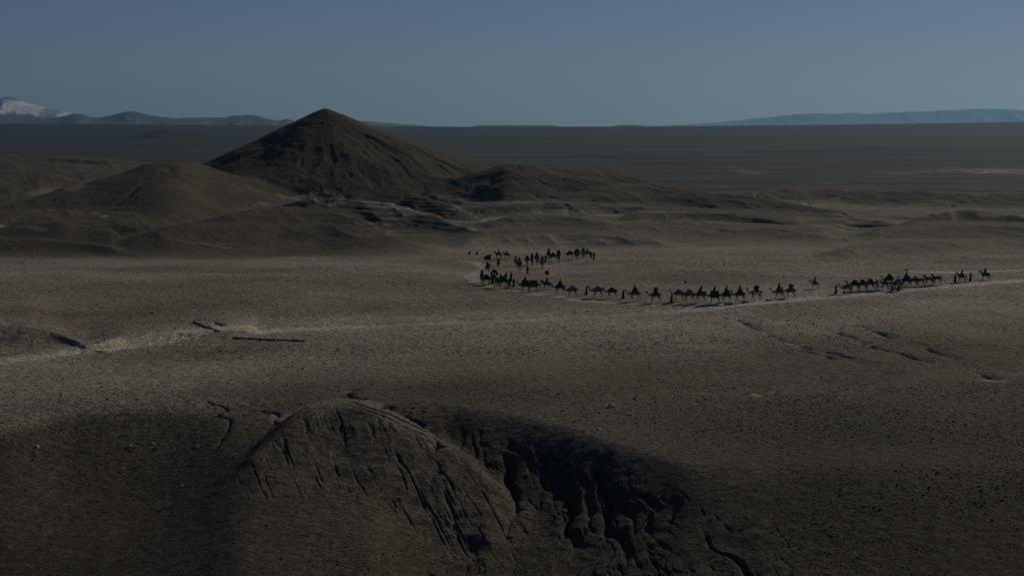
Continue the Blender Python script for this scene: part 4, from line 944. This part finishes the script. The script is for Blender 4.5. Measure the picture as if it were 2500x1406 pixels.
# ------------------------------------------------------------------ single stones and rows of piled stones
def rock_mesh(seed, s=(1, 1, .7)):
    r_ = np.random.default_rng(seed); b = bmesh.new(); bmesh.ops.create_icosphere(b, subdivisions=3, radius=1)
    pl = [Vector(r_.normal(size=3)).normalized() for _ in range(11)]
    for v in b.verts:
        for p in pl:
            d = v.co.dot(p)
            if d > .72: v.co -= p * (d - .72) * .85
        v.co *= 1 + r_.uniform(-.015, .015); v.co = Vector((v.co.x * s[0], v.co.y * s[1], v.co.z * s[2]))
    me = bpy.data.meshes.new('boulder'); b.to_mesh(me); b.free(); return me
MAT['pale_stone'] = mat_simple('pale_stone', (.46, .42, .35), .9, .2, 4); MAT['brown_stone'] = mat_simple('brown_stone', (.13, .105, .08), .95, .3, 4); MAT['warm_stone'] = mat_simple('warm_stone', (.30, .24, .17), .9, .25, 4)
for k, (px, py, s, mt, lb) in enumerate((
        (1492, 994, .42, 'pale_stone', 'brightest pale boulder on the brown slope right of the rounded mound'), (90, 1093, .3, 'pale_stone', 'whitish boulder near the left edge on the dark slope'),
        (317, 1091, .24, 'pale_stone', 'whitish boulder on the dark slope, midway between left edge and mound'), (373, 766, .34, 'warm_stone', 'tan boulder on the plain above the dirt track at left'),
        (110, 767, .26, 'warm_stone', 'reddish tan boulder above the cut bank at far left'), (373, 1084, .2, 'pale_stone', 'smaller pale boulder upslope of the whitish one on the dark slope'),
        (482, 1092, .2, 'warm_stone', 'yellowish boulder on the dark slope left of the mound'), (561, 645, .3, 'pale_stone', 'tiny white stone alone far across the left plain'),
        (1462, 1049, .2, 'pale_stone', 'small pale boulder below and right of the brightest one'), (1224, 977, .16, 'pale_stone', 'small white stone on the bank behind the ravine'),
        (1008, 1006, .2, 'pale_stone', 'white stone at the head of the crack behind the mound'), (1674, 691, .42, 'brown_stone', 'single dark boulder on the swell beyond the crowded camels'),
        (2440, 576, .8, 'brown_stone', 'dark lump of rock on the far right swell'), (1220, 1192, .25, 'warm_stone', 'tan stone where the mound meets the ravine floor'), (262, 976, .22, 'warm_stone', 'tan stone at the brow of the dark left slope'))):
    me = rock_mesh(500 + k, (1.15, .9, .75)); me.materials.append(MAT[mt]); o = bpy.data.objects.new('boulder', me); COL.objects.link(o)
    x, y, z = hit(px, py); o.location = (x, y, z + s * .35); o.scale = (s, s, s); o.rotation_euler = (0, 0, k * 1.3); tag(o, lb, 'boulder', 'single boulders on the desert floor')
def stone_row(pts, n, size, label):
    P = [hit(*p) for p in pts]; L = [0]
    for a, b in zip(P[:-1], P[1:]): L.append(L[-1] + math.dist(a, b))
    mats = [rock_mesh(600 + i) for i in range(6)]; b = bmesh.new()
    for i in range(n):
        t = L[-1] * (i + random.random() * .6) / n
        x, y, z = [np.interp(t, L, [p[k] for p in P]) for k in range(3)]
        s = size * random.uniform(.7, 1.35); tm = bpy.data.meshes.new('t'); me = mats[i % 6]
        me2 = me.copy(); me2.transform(Matrix.Translation((x - P[0][0] + random.uniform(-.12, .12), y - P[0][1] + random.uniform(-.2, .2), z - P[0][2] + s * random.uniform(.3, 1.0))) @ Matrix.Rotation(random.uniform(0, 6), 4, 'Z') @ Matrix.Scale(s, 4)); b.from_mesh(me2); bpy.data.meshes.remove(me2); bpy.data.meshes.remove(tm)
    me = bpy.data.meshes.new('stone_row'); b.to_mesh(me); b.free(); me.materials.append(MAT['brown_stone'])
    o = bpy.data.objects.new('stone_row', me); COL.objects.link(o); o.location = P[0]; tag(o, label, 'stone row')
stone_row([(570, 826), (610, 828), (655, 831), (700, 832), (742, 834)], 150, .15, 'long low row of dark piled stones just below the dirt track')
stone_row([(474, 788), (492, 796), (512, 803), (533, 811)], 80, .18, 'short slanting row of dark stones running down to the dirt track')

# ------------------------------------------------------------------ haze
hz = bpy.data.meshes.new('haze'); bm = bmesh.new(); bmesh.ops.create_cube(bm, size=1)
bmesh.ops.scale(bm, vec=(96000, 68000, 1020), verts=bm.verts); bmesh.ops.translate(bm, vec=(0, 30000, 400), verts=bm.verts); bm.to_mesh(hz); bm.free()
HM = bpy.data.materials.new('haze_air'); HM.use_nodes = True; n = HM.node_tree.nodes; n.remove(n['Principled BSDF'])
pv = n.new('ShaderNodeVolumePrincipled'); pv.inputs['Color'].default_value = (.33, .69, 1.0, 1); pv.inputs['Density'].default_value = 1.5e-5
pv.inputs['Anisotropy'].default_value = 0.45
HM.node_tree.links.new(pv.outputs[0], n['Material Output'].inputs['Volume'])
tag(link('haze', hz, HM), kind='stuff')
